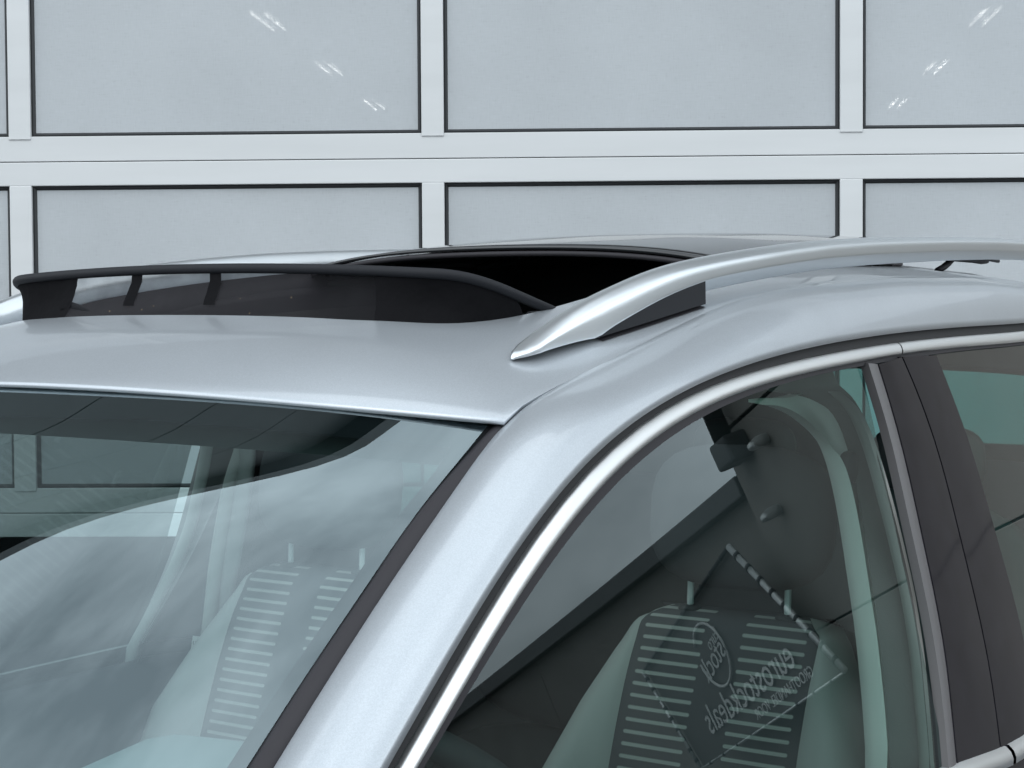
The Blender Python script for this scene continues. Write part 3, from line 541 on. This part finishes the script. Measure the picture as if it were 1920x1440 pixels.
# ---- B-pillar
def colstrip(name, A, Bq, m, s, lift, top=0, K=5, bulge=0, n=40):
    A = resample(A, n); Bq = resample(Bq, n); P = []
    for a, b in zip(A, Bq): P.append([a*(1-t)+b*t+np.array([0, lift+bulge*(1-(2*t-1)**2), 0]) for t in np.linspace(0, 1, K)])
    P = np.array(P); P = np.concatenate([P[:, :1]-[0, .012, 0], P, P[:, -1:]-[0, .012, 0]], 1)
    if s < 0: P = mirror(P)
    return grid(name, P, m, car, flip=s < 0, sharp=40)
def down(Q, L=.16):
    d = Q[-1]-Q[-4]; d = d/np.linalg.norm(d); return np.r_[Q, [Q[-1]+d*L]]
A_, B_, G_, R_ = map(down, (STRIP_A, STRIP_B, GAP_L, TRIM_R))
GREYSTRIP = mat('grey_glass_run', (.075,.072,.075), .45)
for s in (1, -1):
    colstrip('glass_run_strip', A_, B_-[.001, 0, 0], GREYSTRIP, s, -.0015, bulge=.002)
    colstrip('front_pillar_trim', B_-[.002, 0, 0], G_+[.0035, 0, 0], BLACKGLOSS, s, 0, bulge=.0012)
    colstrip('rear_pillar_trim', G_-[.0025, 0, 0], R_, BLACKGLOSS, s, 0, bulge=.0012)
    colstrip('pillar_gap', G_+[.02, -.006, 0], G_-[.02, .006, 0], RUBBER, s, -.001)
    # C-pillar
    Cf = np.array([(-1.0, Ts(-1.0, z), z) for z in (-.05, -.3, -.62)]); Cb = np.array([(-1.13, Ts(-1.13, z), z) for z in (-.05, -.3, -.62)])
    colstrip('rear_quarter_pillar', Cf, Cb, BLACKGLOSS, s, .001)
    # belt strips and door skins
    for nm, xa, xb in (('front_belt_trim', -.108, 1.5), ('rear_belt_trim', -1.75, -.122)):
        X = np.linspace(xb, xa, 50); zt = np.interp(X, BELT_L[::-1, 0], BELT_L[::-1, 2]); 
        zt = np.where(X > BELT_L[0, 0], BELT_L[0, 2]+(X-BELT_L[0, 0])*.06, zt); zt = np.where(X < BELT_L[-1, 0], BELT_L[-1, 2]+(X-BELT_L[-1, 0])*.05, zt)
        Pq = []
        for x, z in zip(X, zt):
            yb = Ts(x, z); Pq.append([(x, yb-.012, z+.004), (x, yb+.002, z+.003), (x, yb+.009, z-.004), (x, yb+.0125, z-.013), (x, yb+.012, z-.022), (x, yb+.002, z-.028), (x, yb-.012, z-.028)])
        Pq = np.array(Pq); Pq = mirror(Pq) if s < 0 else Pq
        o = grid(nm, Pq, CHROME, car, flip=s > 0)
        Pd = []
        for x, z in zip(X, zt):
            yb = Ts(x, z)
            Pd.append([(x, yb-.02, z-.026), (x, yb+.006, z-.030), (x, yb+.022, z-.06), (x, yb+.045, z-.16), (x, yb+.055, z-.30), (x, yb+.05, z-.48)])
        Pd = np.array(Pd); Pd = mirror(Pd) if s < 0 else Pd
        grid('front_door_panel' if 'front' in nm else 'rear_door_panel', Pd, PAINT, car, flip=s > 0)
        Pi = []
        for x, z in zip(X, zt):
            yb = Ts(x, z); Pi.append([(x, yb-.022, z-.02), (x, yb-.05, z-.012), (x, yb-.085, z-.03), (x, yb-.10, z-.10), (x, yb-.09, z-.45)])
        Pi = np.array(Pi); Pi = mirror(Pi) if s < 0 else Pi
        grid('front_door_lining' if 'front' in nm else 'rear_door_lining', Pi, INTDARK, car)

# ---- windshield
edge = resample(RB_PIL+np.array([.002, 0, .0042])*np.exp(-np.linalg.norm(RB_PIL-RB_PIL[0], axis=1)/.06)[:, None], 46); W = np.linspace(0, 1, 46)
c0 = np.array([.9590, -.0212]); c1 = np.array([edge[-1, 0]+.20, edge[-1, 2]-.03])
ex, ez = edge[:, 0], edge[:, 2]
# the centre line bends like the edge does
lin = lambda q: q[0]+(q[-1]-q[0])*W
cx = c0[0]+(c1[0]-c0[0])*W+(ex-lin(ex)); cz = c0[1]+(c1[1]-c0[1])*W+(ez-lin(ez))
cz = cz+.027*np.sin(np.pi*W)
NT = 61; P = []
def screen(i, q):
    g = .62*q*q+.38*q**4; return np.array([cx[i]-(cx[i]-ex[i])*g, edge[i, 1]*q, cz[i]-(cz[i]-ez[i])*(.75*q*q+.25*q**4)])
P = np.array([[screen(i, q) for q in np.linspace(1, -1, NT)] for i in range(46)])
for _ in range(6): P[1:-1] = .25*P[:-2]+.5*P[1:-1]+.25*P[2:]
wind = grid('windshield', P, GLASS_W, car, flip=False)
SCR = P
# printed black border under the glass edge, and the rubber strip along the pillar
FRIT = mat('black_ceramic_border', (.008,.008,.009), .8, spec=.05)
for s in (1, -1):
    Q = []
    for i in range(46):
        w0 = .012 if i > 5 else .012+.014*(1-i/5)**2
        Q.append([screen(i, (1-d/edge[i, 1]))+[0, 0, -.004] for d in np.linspace(-.004, w0, 4)])
    Q = np.array(Q); Q = mirror(Q) if s < 0 else Q
    grid('screen_border', Q, FRIT, wind)
    Rb = resample(RB_PIL, 90); Sp = pair(Rb, np.r_[[(.80, .4925, -.036)], S_PIL]); Q = []
    for a, b in zip(Rb, Sp):
        Q.append([a*(1-t)+b*t+np.array([.25, .35, .9])*(.0035*(1-(2*t-1)**2)-.001) for t in np.linspace(0, 1, 6)])
    Q = np.array(Q); Q = np.concatenate([Q[:, :1]-[0, 0, .006], Q, Q[:, -1:]-[0, 0, .008]], 1); Q = mirror(Q) if s < 0 else Q
    grid('screen_edge_strip', Q, RUBBER, wind, flip=s < 0)
topb = np.array([[screen(i, q)+[0, 0, -.0045] for q in np.linspace(1, -1, NT)] for i in (0, 1, 2)])
grid('screen_border', topb, FRIT, wind)
Q = []
for t in np.linspace(-.30, .235, 44):
    dep = .052*max(0, 1-((t+.03)/.266)**4)**.6; q0 = t/edge[0, 1]; row = []
    for d_ in np.linspace(0, 1, 5):
        k = dep*d_/.0205; i_ = int(k); fr_ = k-i_; row.append((screen(i_, q0)*(1-fr_)+screen(i_+1, q0)*fr_)*[1, 1, 1]+[0, 0, -.0035])
    Q.append(row)
grid('dark_reflection_band', Q, FRIT, wind)  # added dark band, stands in for the dark eave's reflection in the glass
# dark channel under the roof lip
ch = np.array([[(Xh(t)-.0045, t, Zh(t)-.0055), (Xh(t)-.03, t, Zh(t)-.010)] for t in np.linspace(.475, -.475, 50)])
grid('header_seal', ch, RUBBER, wind)

# ---- roof rails
RT = np.array([(.738,.4365,.0055),(.73,.437,.0115),(.689,.441,.0275),(.641,.446,.0465),(.601,.450,.0595),(.537,.456,.0745),(.481,.461,.0865),(.42,.466,.096),(.321,.473,.1055),(.202,.481,.1145),(.10,.485,.1205),(-.0,.489,.1255),(-.178,.493,.1305),(-.389,.494,.134),(-.651,.494,.137),(-.965,.494,.1385),(-1.22,.494,.137),(-1.5,.49,.128),(-1.7,.484,.108),(-1.85,.478,.075),(-1.95,.474,.04)])
def rail(s):
    Q = spline(RT, 200, 8); P = []
    def rounded(poly, r):
        o_ = []; n_ = len(poly)
        for i in range(n_):
            p = np.array(poly[i]); a_ = np.array(poly[i-1])-p; b_ = np.array(poly[(i+1) % n_])-p; la, lb = np.linalg.norm(a_), np.linalg.norm(b_)
            ra = min(r[i], .42*la, .42*lb)
            for t in np.linspace(0, 1, 5): o_.append((p+a_/la*ra)*(1-t)**2+2*p*t*(1-t)+(p+b_/lb*ra)*t*t)
        return np.array(o_)
    def unit_at(x, h):
        fh = np.interp(x, [.0, .30, .37, .58, .67], [.0245, .0250, .0258, .036, .046]); c = min(.985, fh/h); f = max(0, (c-.62)/.365)
        return rounded([(-.8, -1), (.12+.75*f, -1), (1.0, -c), (1.05, -.22), (.35, 0), (-.7, -.02), (-1, -.5)], [.15, .1*(1-f)+.02, .06, .25, .45, .25, .3])
    H = np.array([min(float(np.interp(x, [.48, .58], [.041, .054])), max(.004, z-float(zroof(x, t))+.0006)) for x, t, z in Q]); H = np.minimum(smoothc(H[:, None], 25)[:, 0], H+.004); H[:12] = np.linspace(.0030, H[12], 12)
    xt, xe = Q[0, 0], Q[-1, 0]
    for i, (x, t, z) in enumerate(Q):
        zb = float(zroof(x, t))-.0006
        h = H[i]; nose = math.sqrt(min(1, max(.0, (xt-x)/.024+.02))); tail = math.sqrt(min(1, max(0., (x-xe)/.03+.02)))
        w = .0145*min(nose, tail)
        P.append([(x, t+a*w, z+b*h) for a, b in unit_at(x, h)])
    P = np.array(P)
    if s < 0: P = mirror(P)
    k = P.shape[1]; fc = grid_faces(len(P), k, True)+[tuple(range(k))[::-1], tuple(range((len(P)-1)*k, len(P)*k))]
    if s < 0: fc = [f_[::-1] for f_ in fc]
    o = from_py('roof_rail', P.reshape(-1, 3), fc, RAIL, car); o.data.set_sharp_from_angle(angle=math.radians(65))
    # plastic wedge filling the foot
    m = (Q[:, 0] < .615) & (Q[:, 0] > .368); q = Q[m]; F = []
    for x, t, z in q:
        zb = float(zroof(x, t))+.001; zt = max(z-float(np.interp(x, [.37, .58, .67], [.0250, .0352, .045])), zb+.001)
        F.append([(x, t-.010, zb), (x, t+.0142, zb), (x, t+.0140, zt), (x, t-.010, zt)])
    F = np.array(F); F = mirror(F) if s < 0 else F
    v = F.reshape(-1, 3); fc = grid_faces(len(F), 4, True); fc += [(0, 1, 2, 3), tuple(len(v)-4+k for k in (3, 2, 1, 0))]
    from_py('rail_foot_cover', v, fc if s > 0 else [f_[::-1] for f_ in fc], DARKPLASTIC, o, smooth=False)
    pad = [[(x, t-.0125, float(zroof(x, t-.0125))+.001), (x, t+.0148, float(zroof(x, t+.0148))+.001)] for x, t, z in Q if .37 < x < .60]
    pad = np.array(pad); pad = mirror(pad) if s < 0 else pad
    grid('rail_foot_pad', pad, RUBBER, o, flip=s > 0)
rail(1); rail(-1)

# ---- wind deflector
def bar_curve():
    fr = [(.701-.137*t*t, t, .0972-.096*t*t) for t in np.linspace(0, .30, 12)]
    bend = [(.678, .330, .0865), (.659, .347, .0805), (.632, .356, .0725), (.60, .361, .063), (.56, .364, .052), (.53, .365, .0445), (.49, .366, .034)]
    L_ = np.array(fr+bend); return np.r_[mirror(L_[::-1]), L_[1:]]
bc = spline(bar_curve(), 120, 3)
defl = tube('wind_deflector', bc, .0058, DARKPLASTIC, car, 14)
# net: from the bar down to the opening's front edge
front = resample(bc[(np.abs(bc[:, 1]) < .3605)], 90); NV = 14; P = []; UV = []
apf = resample(np.c_[inn[:, :2], zroof(inn[:, 0], inn[:, 1])-.012], 600)
al = apf[apf[:, 0] > .585]; al = resample(al, 90)[::-1]
rnd = np.random.RandomState(3)
for i in range(90):
    a = front[i]-[0.001, 0, .0045]; b = al[i] if al[0, 1]*front[0, 1] > 0 else al[89-i]; b = b+np.array([-.006, 0, 0]); row = []; e_ = abs(i-44.5)/44.5
    for j, t in enumerate(np.linspace(0, 1, NV)):
        p = a*(1-t)+b*t; sag = math.sin(math.pi*t)
        wob = .0035*math.sin(i*.55+2.2*t)+.003*math.sin(i*.23-3*t+1)
        p = p+np.array([-.006*sag+wob*sag*(.3+2.2*max(0, e_-.6)), 0, 0]); row.append(p)
        UV.append((i/89*.75, t*.07))
    P.append(row)
grid('deflector_net', P, NET, defl, uv=UV)
PN = np.array(P)
def on_net(T, t): 
    i = np.argmin(np.abs(PN[:, 0, 1]-T)); return PN[i, int(t*(NV-1))]
# reinforced cloth at the net's ends and straps along it
for lo_, hi_2 in ((0, 24), (70, 90)):
    grid('net_end_cloth', PN[lo_:hi_2]+[.0012, 0, 0], NETCLOTH, defl)
for T in (-.215, -.095, .025):
    seg = []
    for t in (0, .2, .4, .55, .68):
        p = on_net(T, t); wv = .0014*math.sin(9*t); seg.append([p+[.002, -.0085+wv, 0], p+[.0022, 0+wv, 0], p+[.002, .0085+wv, 0]])
    grid('net_strap', seg, NETCLOTH, defl)
for s in (1,):   # hinge block of the deflector arm
    box('deflector_hinge', (.50, s*.356-.006, .034), (.56, s*.356+.006, .044), DARKPLASTIC, defl, .001)

# ---- sliding glass panel, slid back and raised over the roof
GZ = pchip([-1.62,-1.4,-1.0,-.6,-.25,-.05,.05,.1], [.128,.139,.149,.149,.141,.129,.121,.116])
def gz(x, t): return GZ(x)-.11*t*t-.9*t**4
xs = np.linspace(0, 1, 40); tt = np.linspace(-.372, .372, 41)
def gx(w, t): xf = .047-.108*t*t; return xf*(1-w)+(-1.52)*w
P = np.array([[(gx(w, t), t, gz(gx(w, t), t)) for t in tt] for w in xs])
pan = grid('sunroof_glass', P, SUNGLASS, car, flip=True, thick=.0055)
grid('glass_liner', P[1:-1, 1:-1]-[0, 0, .009], GAP, pan)
# its black encapsulated rim, lift arms and runners
rim = [P[0][j] for j in range(41)]
tube('glass_edge_seal', np.array(rim)-[.001, 0, .006], .0042, RUBBER, pan, 8)
for s in (0, 40): tube('glass_edge_seal', P[:, s]-[0, 0, .006], .0042, RUBBER, pan, 8)
for s in (1, -1):
    for x in (-.55, -1.22):
        y = s*.345; zt_ = float(gz(x, y))-.008; zb = float(zroof(x, y))
        tube('lift_arm', [(x+.10, y, zb+.004), (x+.05, y, zb+.012), (x+.02, y, (zb+zt_)/2), (x-.03, y, zt_-.004), (x-.06, y, zt_)], .007, RUBBER, pan, 8)
    Q = np.array([(x, s*.352, float(gz(x, .352))-.012) for x in np.linspace(0.0, -1.5, 30)])
    tube('glass_carrier', Q, [.009]*29+[.005], RUBBER, pan, 8)
for s in (1, -1):
    xs_ = np.linspace(.0, -.78 if s > 0 else -1.35, 40)
    q = np.array([[(x, s*.358, float(gz(x, .358))-.006), (x, s*.352, float(zroof(x, .352))-.02)] for x in xs_]); grid('side_skirt', q, GAP, pan)
P = np.array([[(-.62, t, float(zroof(-.62, t))-.085), (-.622, t, float(zroof(-.62, t))+.022), (-.66, t, float(zroof(-.66, t))+.022), (-.665, t, float(zroof(-.66, t))-.01)] for t in np.linspace(-.366, .366, 21)])
grid('opening_cross_seal', P, GAP, roof)
# fixed rear glass set in the roof
P = np.array([[(x, t, float(zroof(x, t))+.003) for t in np.linspace(-.36, .36, 25)] for x in np.linspace(-.64, -1.62, 30)])
grid('fixed_roof_glass', P, SUNGLASS, car, flip=True)
ant = rbox('roof_antenna', (-1.93, 0, float(zroof(-1.93, 0))+.045), (.07, .02, .05), RUBBER, car)

# ------------------------------------------------------------------ inside of the car
# headliner with the roof opening left free
inh = inn.copy(); 
def zlin(q): q = q.copy(); q[:, 2] = zroof(q[:, 0], q[:, 1])-.055; return q
outh = out*[1, .965, 1]; outh[:, 0] = np.where(outh[:, 0] > .5, outh[:, 0]-.025, outh[:, 0])
Pq = [zlin(inward(inh, -.012)*(1-w)+outh*w) for w in np.linspace(0, 1, 6)]
Pq[-1] = Pq[-1]-[0, 0, .012]
hl = grid('headliner', Pq, HEADLINER, car)
G2 = np.array([[(x, t*.97, zroof(x, t)-.055-(.012 if abs(t) > .48 else 0)) for t in np.linspace(TS, -TS, 21)] for x in np.linspace(AXR, -1.98, 16)])
grid('rear_headliner', G2, HEADLINER, car)
# inner skins: cant rail and pillars
for s in (1, -1):
    q = resample(np.c_[Sc[:, 0], Sc[:, 1], Sc[:, 2]], 110); b = pair(q, GL_TOP); Pq = []
    for a_, b_ in zip(q, b):
        Pq.append([a_+np.array([-.014, -.012, -.030]), (a_+b_)/2+np.array([-.02, -.028, -.024]), b_+np.array([-.012, -.030, -.004]), b_+np.array([-.002, -.008, .002])])
    Pq = np.array(Pq); Pq = mirror(Pq) if s < 0 else Pq
    grid('roof_side_lining', Pq, HEADLINER, car)
    # B-pillar lining, broad and pale, curving into the roof lining
    def band(name, path, wd, m, bow):
        tg_ = np.gradient(path, axis=0); Pq = []
        for k, p in enumerate(path):
            t_ = tg_[k]/np.linalg.norm(tg_[k]); w_ = np.cross(t_, [0, 1., 0]); w_ /= np.linalg.norm(w_); n_ = np.array([0, -1., 0]); wk = wd*(.10+.90*(lambda q: q*q*(3-2*q))(min(1, k/15)))
            Pq.append([p+w_*wk-n_*bow*2, p+w_*wk*.9-n_*bow*.4, p+w_*wk*.4+n_*bow, p-w_*wk*.4+n_*bow, p-w_*wk*.9-n_*bow*.5, p-w_*wk-n_*bow*2.2])
        Pq = np.array(Pq); Pq = mirror(Pq) if s < 0 else Pq
        return grid(name, Pq, m, car, flip=s < 0)
    FARP = spline(np.array([(.12, .47, -.075), (.05, .495, -.10), (.015, .515, -.15), (.0, .535, -.24), (.005, .565, -.38), (.02, .60, -.55), (.04, .63, -.95)]), 40, 2)
    band('pillar_lining', np.r_[LINING, [LINING[-1]+[.02, .04, -.35]]] if s > 0 else FARP, .046 if s > 0 else .020, INTPALE if s > 0 else SEATPALE, .012)
    band('door_seal', np.r_[DOORSEAL, [DOORSEAL[-1]+[.01, .02, -.2]]], .011, SEATPALE, .005)
    q = np.stack([LINING+[-.006, .012, .012], (LINING+DOORSEAL)/2+[-.02, .01, .012], DOORSEAL+[-.006, .006, .010]], 1); q = np.concatenate([q[:1]+[.03, -.01, .05], q, q[-1:]+[.01, .03, -.25]], 0)
    grid('pillar_return', mirror(q) if s < 0 else q, HEADLINER, car, flip=s < 0)
    # seat belt hanging from the pillar
    bp = spline(np.array([(.0, .535, -.19), (.03, .545, -.26), (.05, .565, -.40), (.06, .58, -.54), (.06, .585, -.78)]), 24, 2)
    Pq = np.array([[p+[.019, .004, 0], p+[0, 0, 0], p+[-.019, .004, 0]] for p in bp]); Pq = mirror(Pq) if s < 0 else Pq
    sb = grid('seat_belt', Pq, BELT, car, flip=s < 0, thick=.0015)
    rbox('belt_guide', (.0, s*.535, -.185), (.028, .012, .022), INTDARK, sb)
    # grab handle over the door
    gp = spline(np.array([(.42, .468, -.052), (.40, .452, -.075), (.33, .447, -.082), (.26, .452, -.077), (.235, .468, -.055)]), 24, 2); gp = mirror(gp) if s < 0 else gp
    tube('grab_handle', gp, .009, HEADLINER, car)

def seat(yc, nm='front_seat'):
    root = empty(nm, car); root.location = (0, 0, 0)
    lean = math.radians(23); Ld = np.array([math.sin(lean), 0, -math.cos(lean)]); Nf = np.array([math.cos(lean), 0, math.sin(lean)])
    top = np.array([-.005, yc, -.402])
    def hw(v): return np.interp(v, [0, .03, .08, .16, .28, .45, .70], [.135, .165, .19, .225, .265, .29, .29])
    def surf(v, y):
        w = hw(v); q = abs(y)/w
        edge_ = max(0, (q-.72)/.28); bol = .055*np.clip((v-.06)/.22, 0, 1)*math.exp(-((q-.80)/.22)**2)
        rnd_ = -.055*edge_**2.2; topr = -.05*max(0, 1-v/.045)**2
        lum = .018*math.sin(min(1, v/.62)*math.pi)*(1-q*q)
        return top+Ld*v+np.array([0, y, 0])+Nf*(.045+bol+rnd_+topr+lum)
    vs = np.r_[np.linspace(0, .05, 8), np.linspace(.065, .70, 40)]
    cw = .135
    def part(nm, ya, yb, m, uv=False):
        Pq = []; U = []
        for v in vs:
            w = hw(v); a = np.clip(ya, -1, 1); row = []
            lo_ = max(-w, -cw) if ya == 'c' else None
            if ya == 'c': yy = np.linspace(-min(cw, w*.9), min(cw, w*.9), 23)
            elif ya == 'l': yy = np.linspace(-w, -min(cw, w*.9)-.0004, 12)
            else: yy = np.linspace(min(cw, w*.9)+.0004, w, 12)
            for y in yy:
                p = surf(v, y); groove = .006*math.exp(-((abs(y)-cw)/.006)**2); row.append(p-Nf*groove); U.append((y, v))
            Pq.append(row)
        return grid(nm, Pq, m, root, uv=U, flip=False)
    def part2(nm, mode, m):
        Pq = []; U = []
        for v in vs:
            w = hw(v); c = min(cw, w-.032)
            yy = {'c': np.linspace(-c, c, 23), 'l': np.linspace(-w, -c-.0004, 12), 'r': np.linspace(c+.0004, w, 12)}[mode]
            row = []
            for y in yy: row.append(surf(v, y)-Nf*.006*math.exp(-((abs(y)-cw)/.006)**2)); U.append((y, v))
            Pq.append(row)
        return grid(nm, Pq, m, root, uv=U)
    part2('backrest_cushion', 'c', SEATSTRIPE); part2('side_bolster', 'l', SEATPALE); part2('side_bolster', 'r', SEATPALE)
    # shell behind and top roll
    Pq = []
    for v in vs:
        w = hw(v); Pq.append([surf(v, -w)+np.array([0, 0, 0]), surf(v, -w)-Nf*.03+[0, -.004, 0], top+Ld*v+[0, -w*.6, 0]-Nf*.075, top+Ld*v+[0, w*.6, 0]-Nf*.075, surf(v, w)-Nf*.03+[0, .004, 0], surf(v, w)])
    grid('backrest_shell', Pq, INTDARK, root, flip=True)
    tp = np.array([[surf(0, y), top+[0, y, .004]-Nf*.02, top+[0, y*.95, -.004]-Nf*.075] for y in np.linspace(-.135, .135, 20)])
    grid('backrest_top', tp, mat('dark_seat_fabric', (.05,.052,.058), .95), root, flip=True)
    for dy in (-.0745, .0745):
        tube('headrest_post', [(0.004, yc+dy, -.43), (.002, yc+dy, -.39), (-.001, yc+dy, -.35), (-.004, yc+dy, -.30)],   .0050, STEEL, root, 12)
        rbox('post_collar', (.004, yc+dy, -.405), (.014, .016, .006), INTDARK, root)
    rot = Matrix.Rotation(math.radians(-8), 3, 'Y')
    rbox('headrest', (-.012, yc, -.268), (.052, .138, .104), mat('headrest_fabric', (.045,.047,.052), .95), root, e=3.0, rot=rot)
    # cushion
    rbox('seat_cushion', (.42, yc, -1.02), (.27, .25, .10), SEATPALE, root, e=3.5)
    # stitched side-airbag tag, outboard edge
    sg = 1 if yc > 0 else -1
    w = hw(.17); p = surf(.17, sg*w)
    tg = empty('airbag_tag', root)
    tl = box('tag_cloth', (-.028, -.0065, -.0007), (.028, .0065, .0007), WHITE, tg); tx = text_mesh('tag_lettering', 'AIRBAG', .0115, INTDARK, tg, .0002); tx.location = (0, 0, .0012)
    tx.data.transform(Matrix.Diagonal((1, 1, 1, 1)))
    zax = Vector((.80, .55, .22)).normalized(); xax = Vector((-.10, .10, 1)); xax = (xax-zax*xax.dot(zax)).normalized(); yax = zax.cross(xax)
    Mx = Matrix((xax, yax, zax)).transposed().to_4x4(); Mx.translation = Vector(p)+Vector((.012, .004*sg, 0)); tg.matrix_local = Mx
    return root
seat(.37); seat(-.37)
# rear bench
rb = empty('rear_bench', car)
rbox('rear_backrest', (-.86, 0, -.62), (.09, .60, .28), INTDARK, rb, e=5, rot=Matrix.Rotation(math.radians(-14), 3, 'Y'))
for y in (-.38, 0, .38): rbox('rear_headrest', (-.93, y, -.29), (.04, .11, .07), INTDARK, rb)
rbox('rear_cushion', (-.60, 0, -.98), (.28, .60, .10), INTDARK, rb, e=5)
# tailgate with its window
xr = -1.98
tz = [zroof(xr, t) for t in (0,)][0]
P = np.array([[(-2.02-.30*w, t*(1+.22*w), zroof(-2.02, t)-.20-.28*w) for t in np.linspace(-.46, .46, 21)] for w in np.linspace(0, 1, 10)])
grid('tailgate_window', P, GLASS_R, car, flip=True)
fr_ = [np.array([(-2.0-.34*w, s*(.455+.10*w), zroof(-2.02, .455)-.05-.38*w) for w in np.linspace(0, 1, 10)]) for s in (1, -1)]
for q in fr_: tube('tailgate_pillar', q, .035, PAINT, car, 10)
P = np.array([[(-2.02-.02*w, t, zroof(-2.02, t)-.215*w) for t in np.linspace(-.49, .49, 21)] for w in np.linspace(0, 1, 4)]); grid('tailgate_header', P, PAINT, car)
P = np.array([[(-2.32-.12*math.sin(w*2.2), t*(1.22+.06*w), -.41-.75*w) for t in np.linspace(-.52, .52, 21)] for w in np.linspace(0, 1, 8)]); grid('tailgate_panel', P, PAINT, car)
for s in (1, -1):   # D-pillar skin
    P = np.array([[(-1.66-.06*k, s*(Ts(-1.7, z)-.01*k*k/9), z) for k in range(8)] for z in np.linspace(-.08, -.66, 10)]); grid('rear_body_pillar', P, PAINT, car, flip=s > 0)
# floor and firewall close the cabin
box('cabin_floor', (-2.2, -.68, -1.12), (1.9, .68, -1.09), INTDARK, car)
# dashboard
P = []
for t in np.linspace(-.66, .66, 41):
    bin_ = .125*math.exp(-((t-.37)/.19)**4)
    xb = 1.62-.18*t*t
    P.append([(xb, t, -.475), (1.45-.15*t*t, t, -.445), (1.27, t, -.425+bin_*.55), (1.18, t, -.422+bin_*.93), (1.08, t, -.425+bin_), (1.0, t, -.44+bin_*.9), (.94, t, -.52), (.95, t, -.75), (1.1, t, -1.1)])
dash = grid('dashboard', P, DASH, car, flip=True)
# steering wheel
sw = empty('steering_wheel', car)
cw_ = Vector((.80, .37, -.50)); tilt = math.radians(28); ax1 = Vector((0, 1, 0)); ax2 = Vector((math.sin(tilt), 0, math.cos(tilt)))
ring = np.array([cw_+.185*(math.cos(a)*ax1+math.sin(a)*ax2) for a in np.linspace(0, 2*math.pi, 49)])
tube('wheel_rim', ring, .0155, INTDARK, sw, 10, caps=False)
rbox('wheel_hub', cw_+Vector((.03, 0, -.01)), (.03, .075, .07), INTDARK, sw)
for a in (0, math.pi, 1.5*math.pi): tube('wheel_spoke', [cw_, cw_+.09*(math.cos(a)*ax1+math.sin(a)*ax2), cw_+.18*(math.cos(a)*ax1+math.sin(a)*ax2)], .014, INTDARK, sw)
# added dark sheet behind the bench, blocks the view of the bright tailgate window
grid('rear_light_blocker', [[(-1.35-.05*w, t, -.07-.55*w) for t in np.linspace(-.66, .03, 12)] for w in np.linspace(0, 1, 6)], INTDARK, car)

print('done', len(bpy.data.objects))
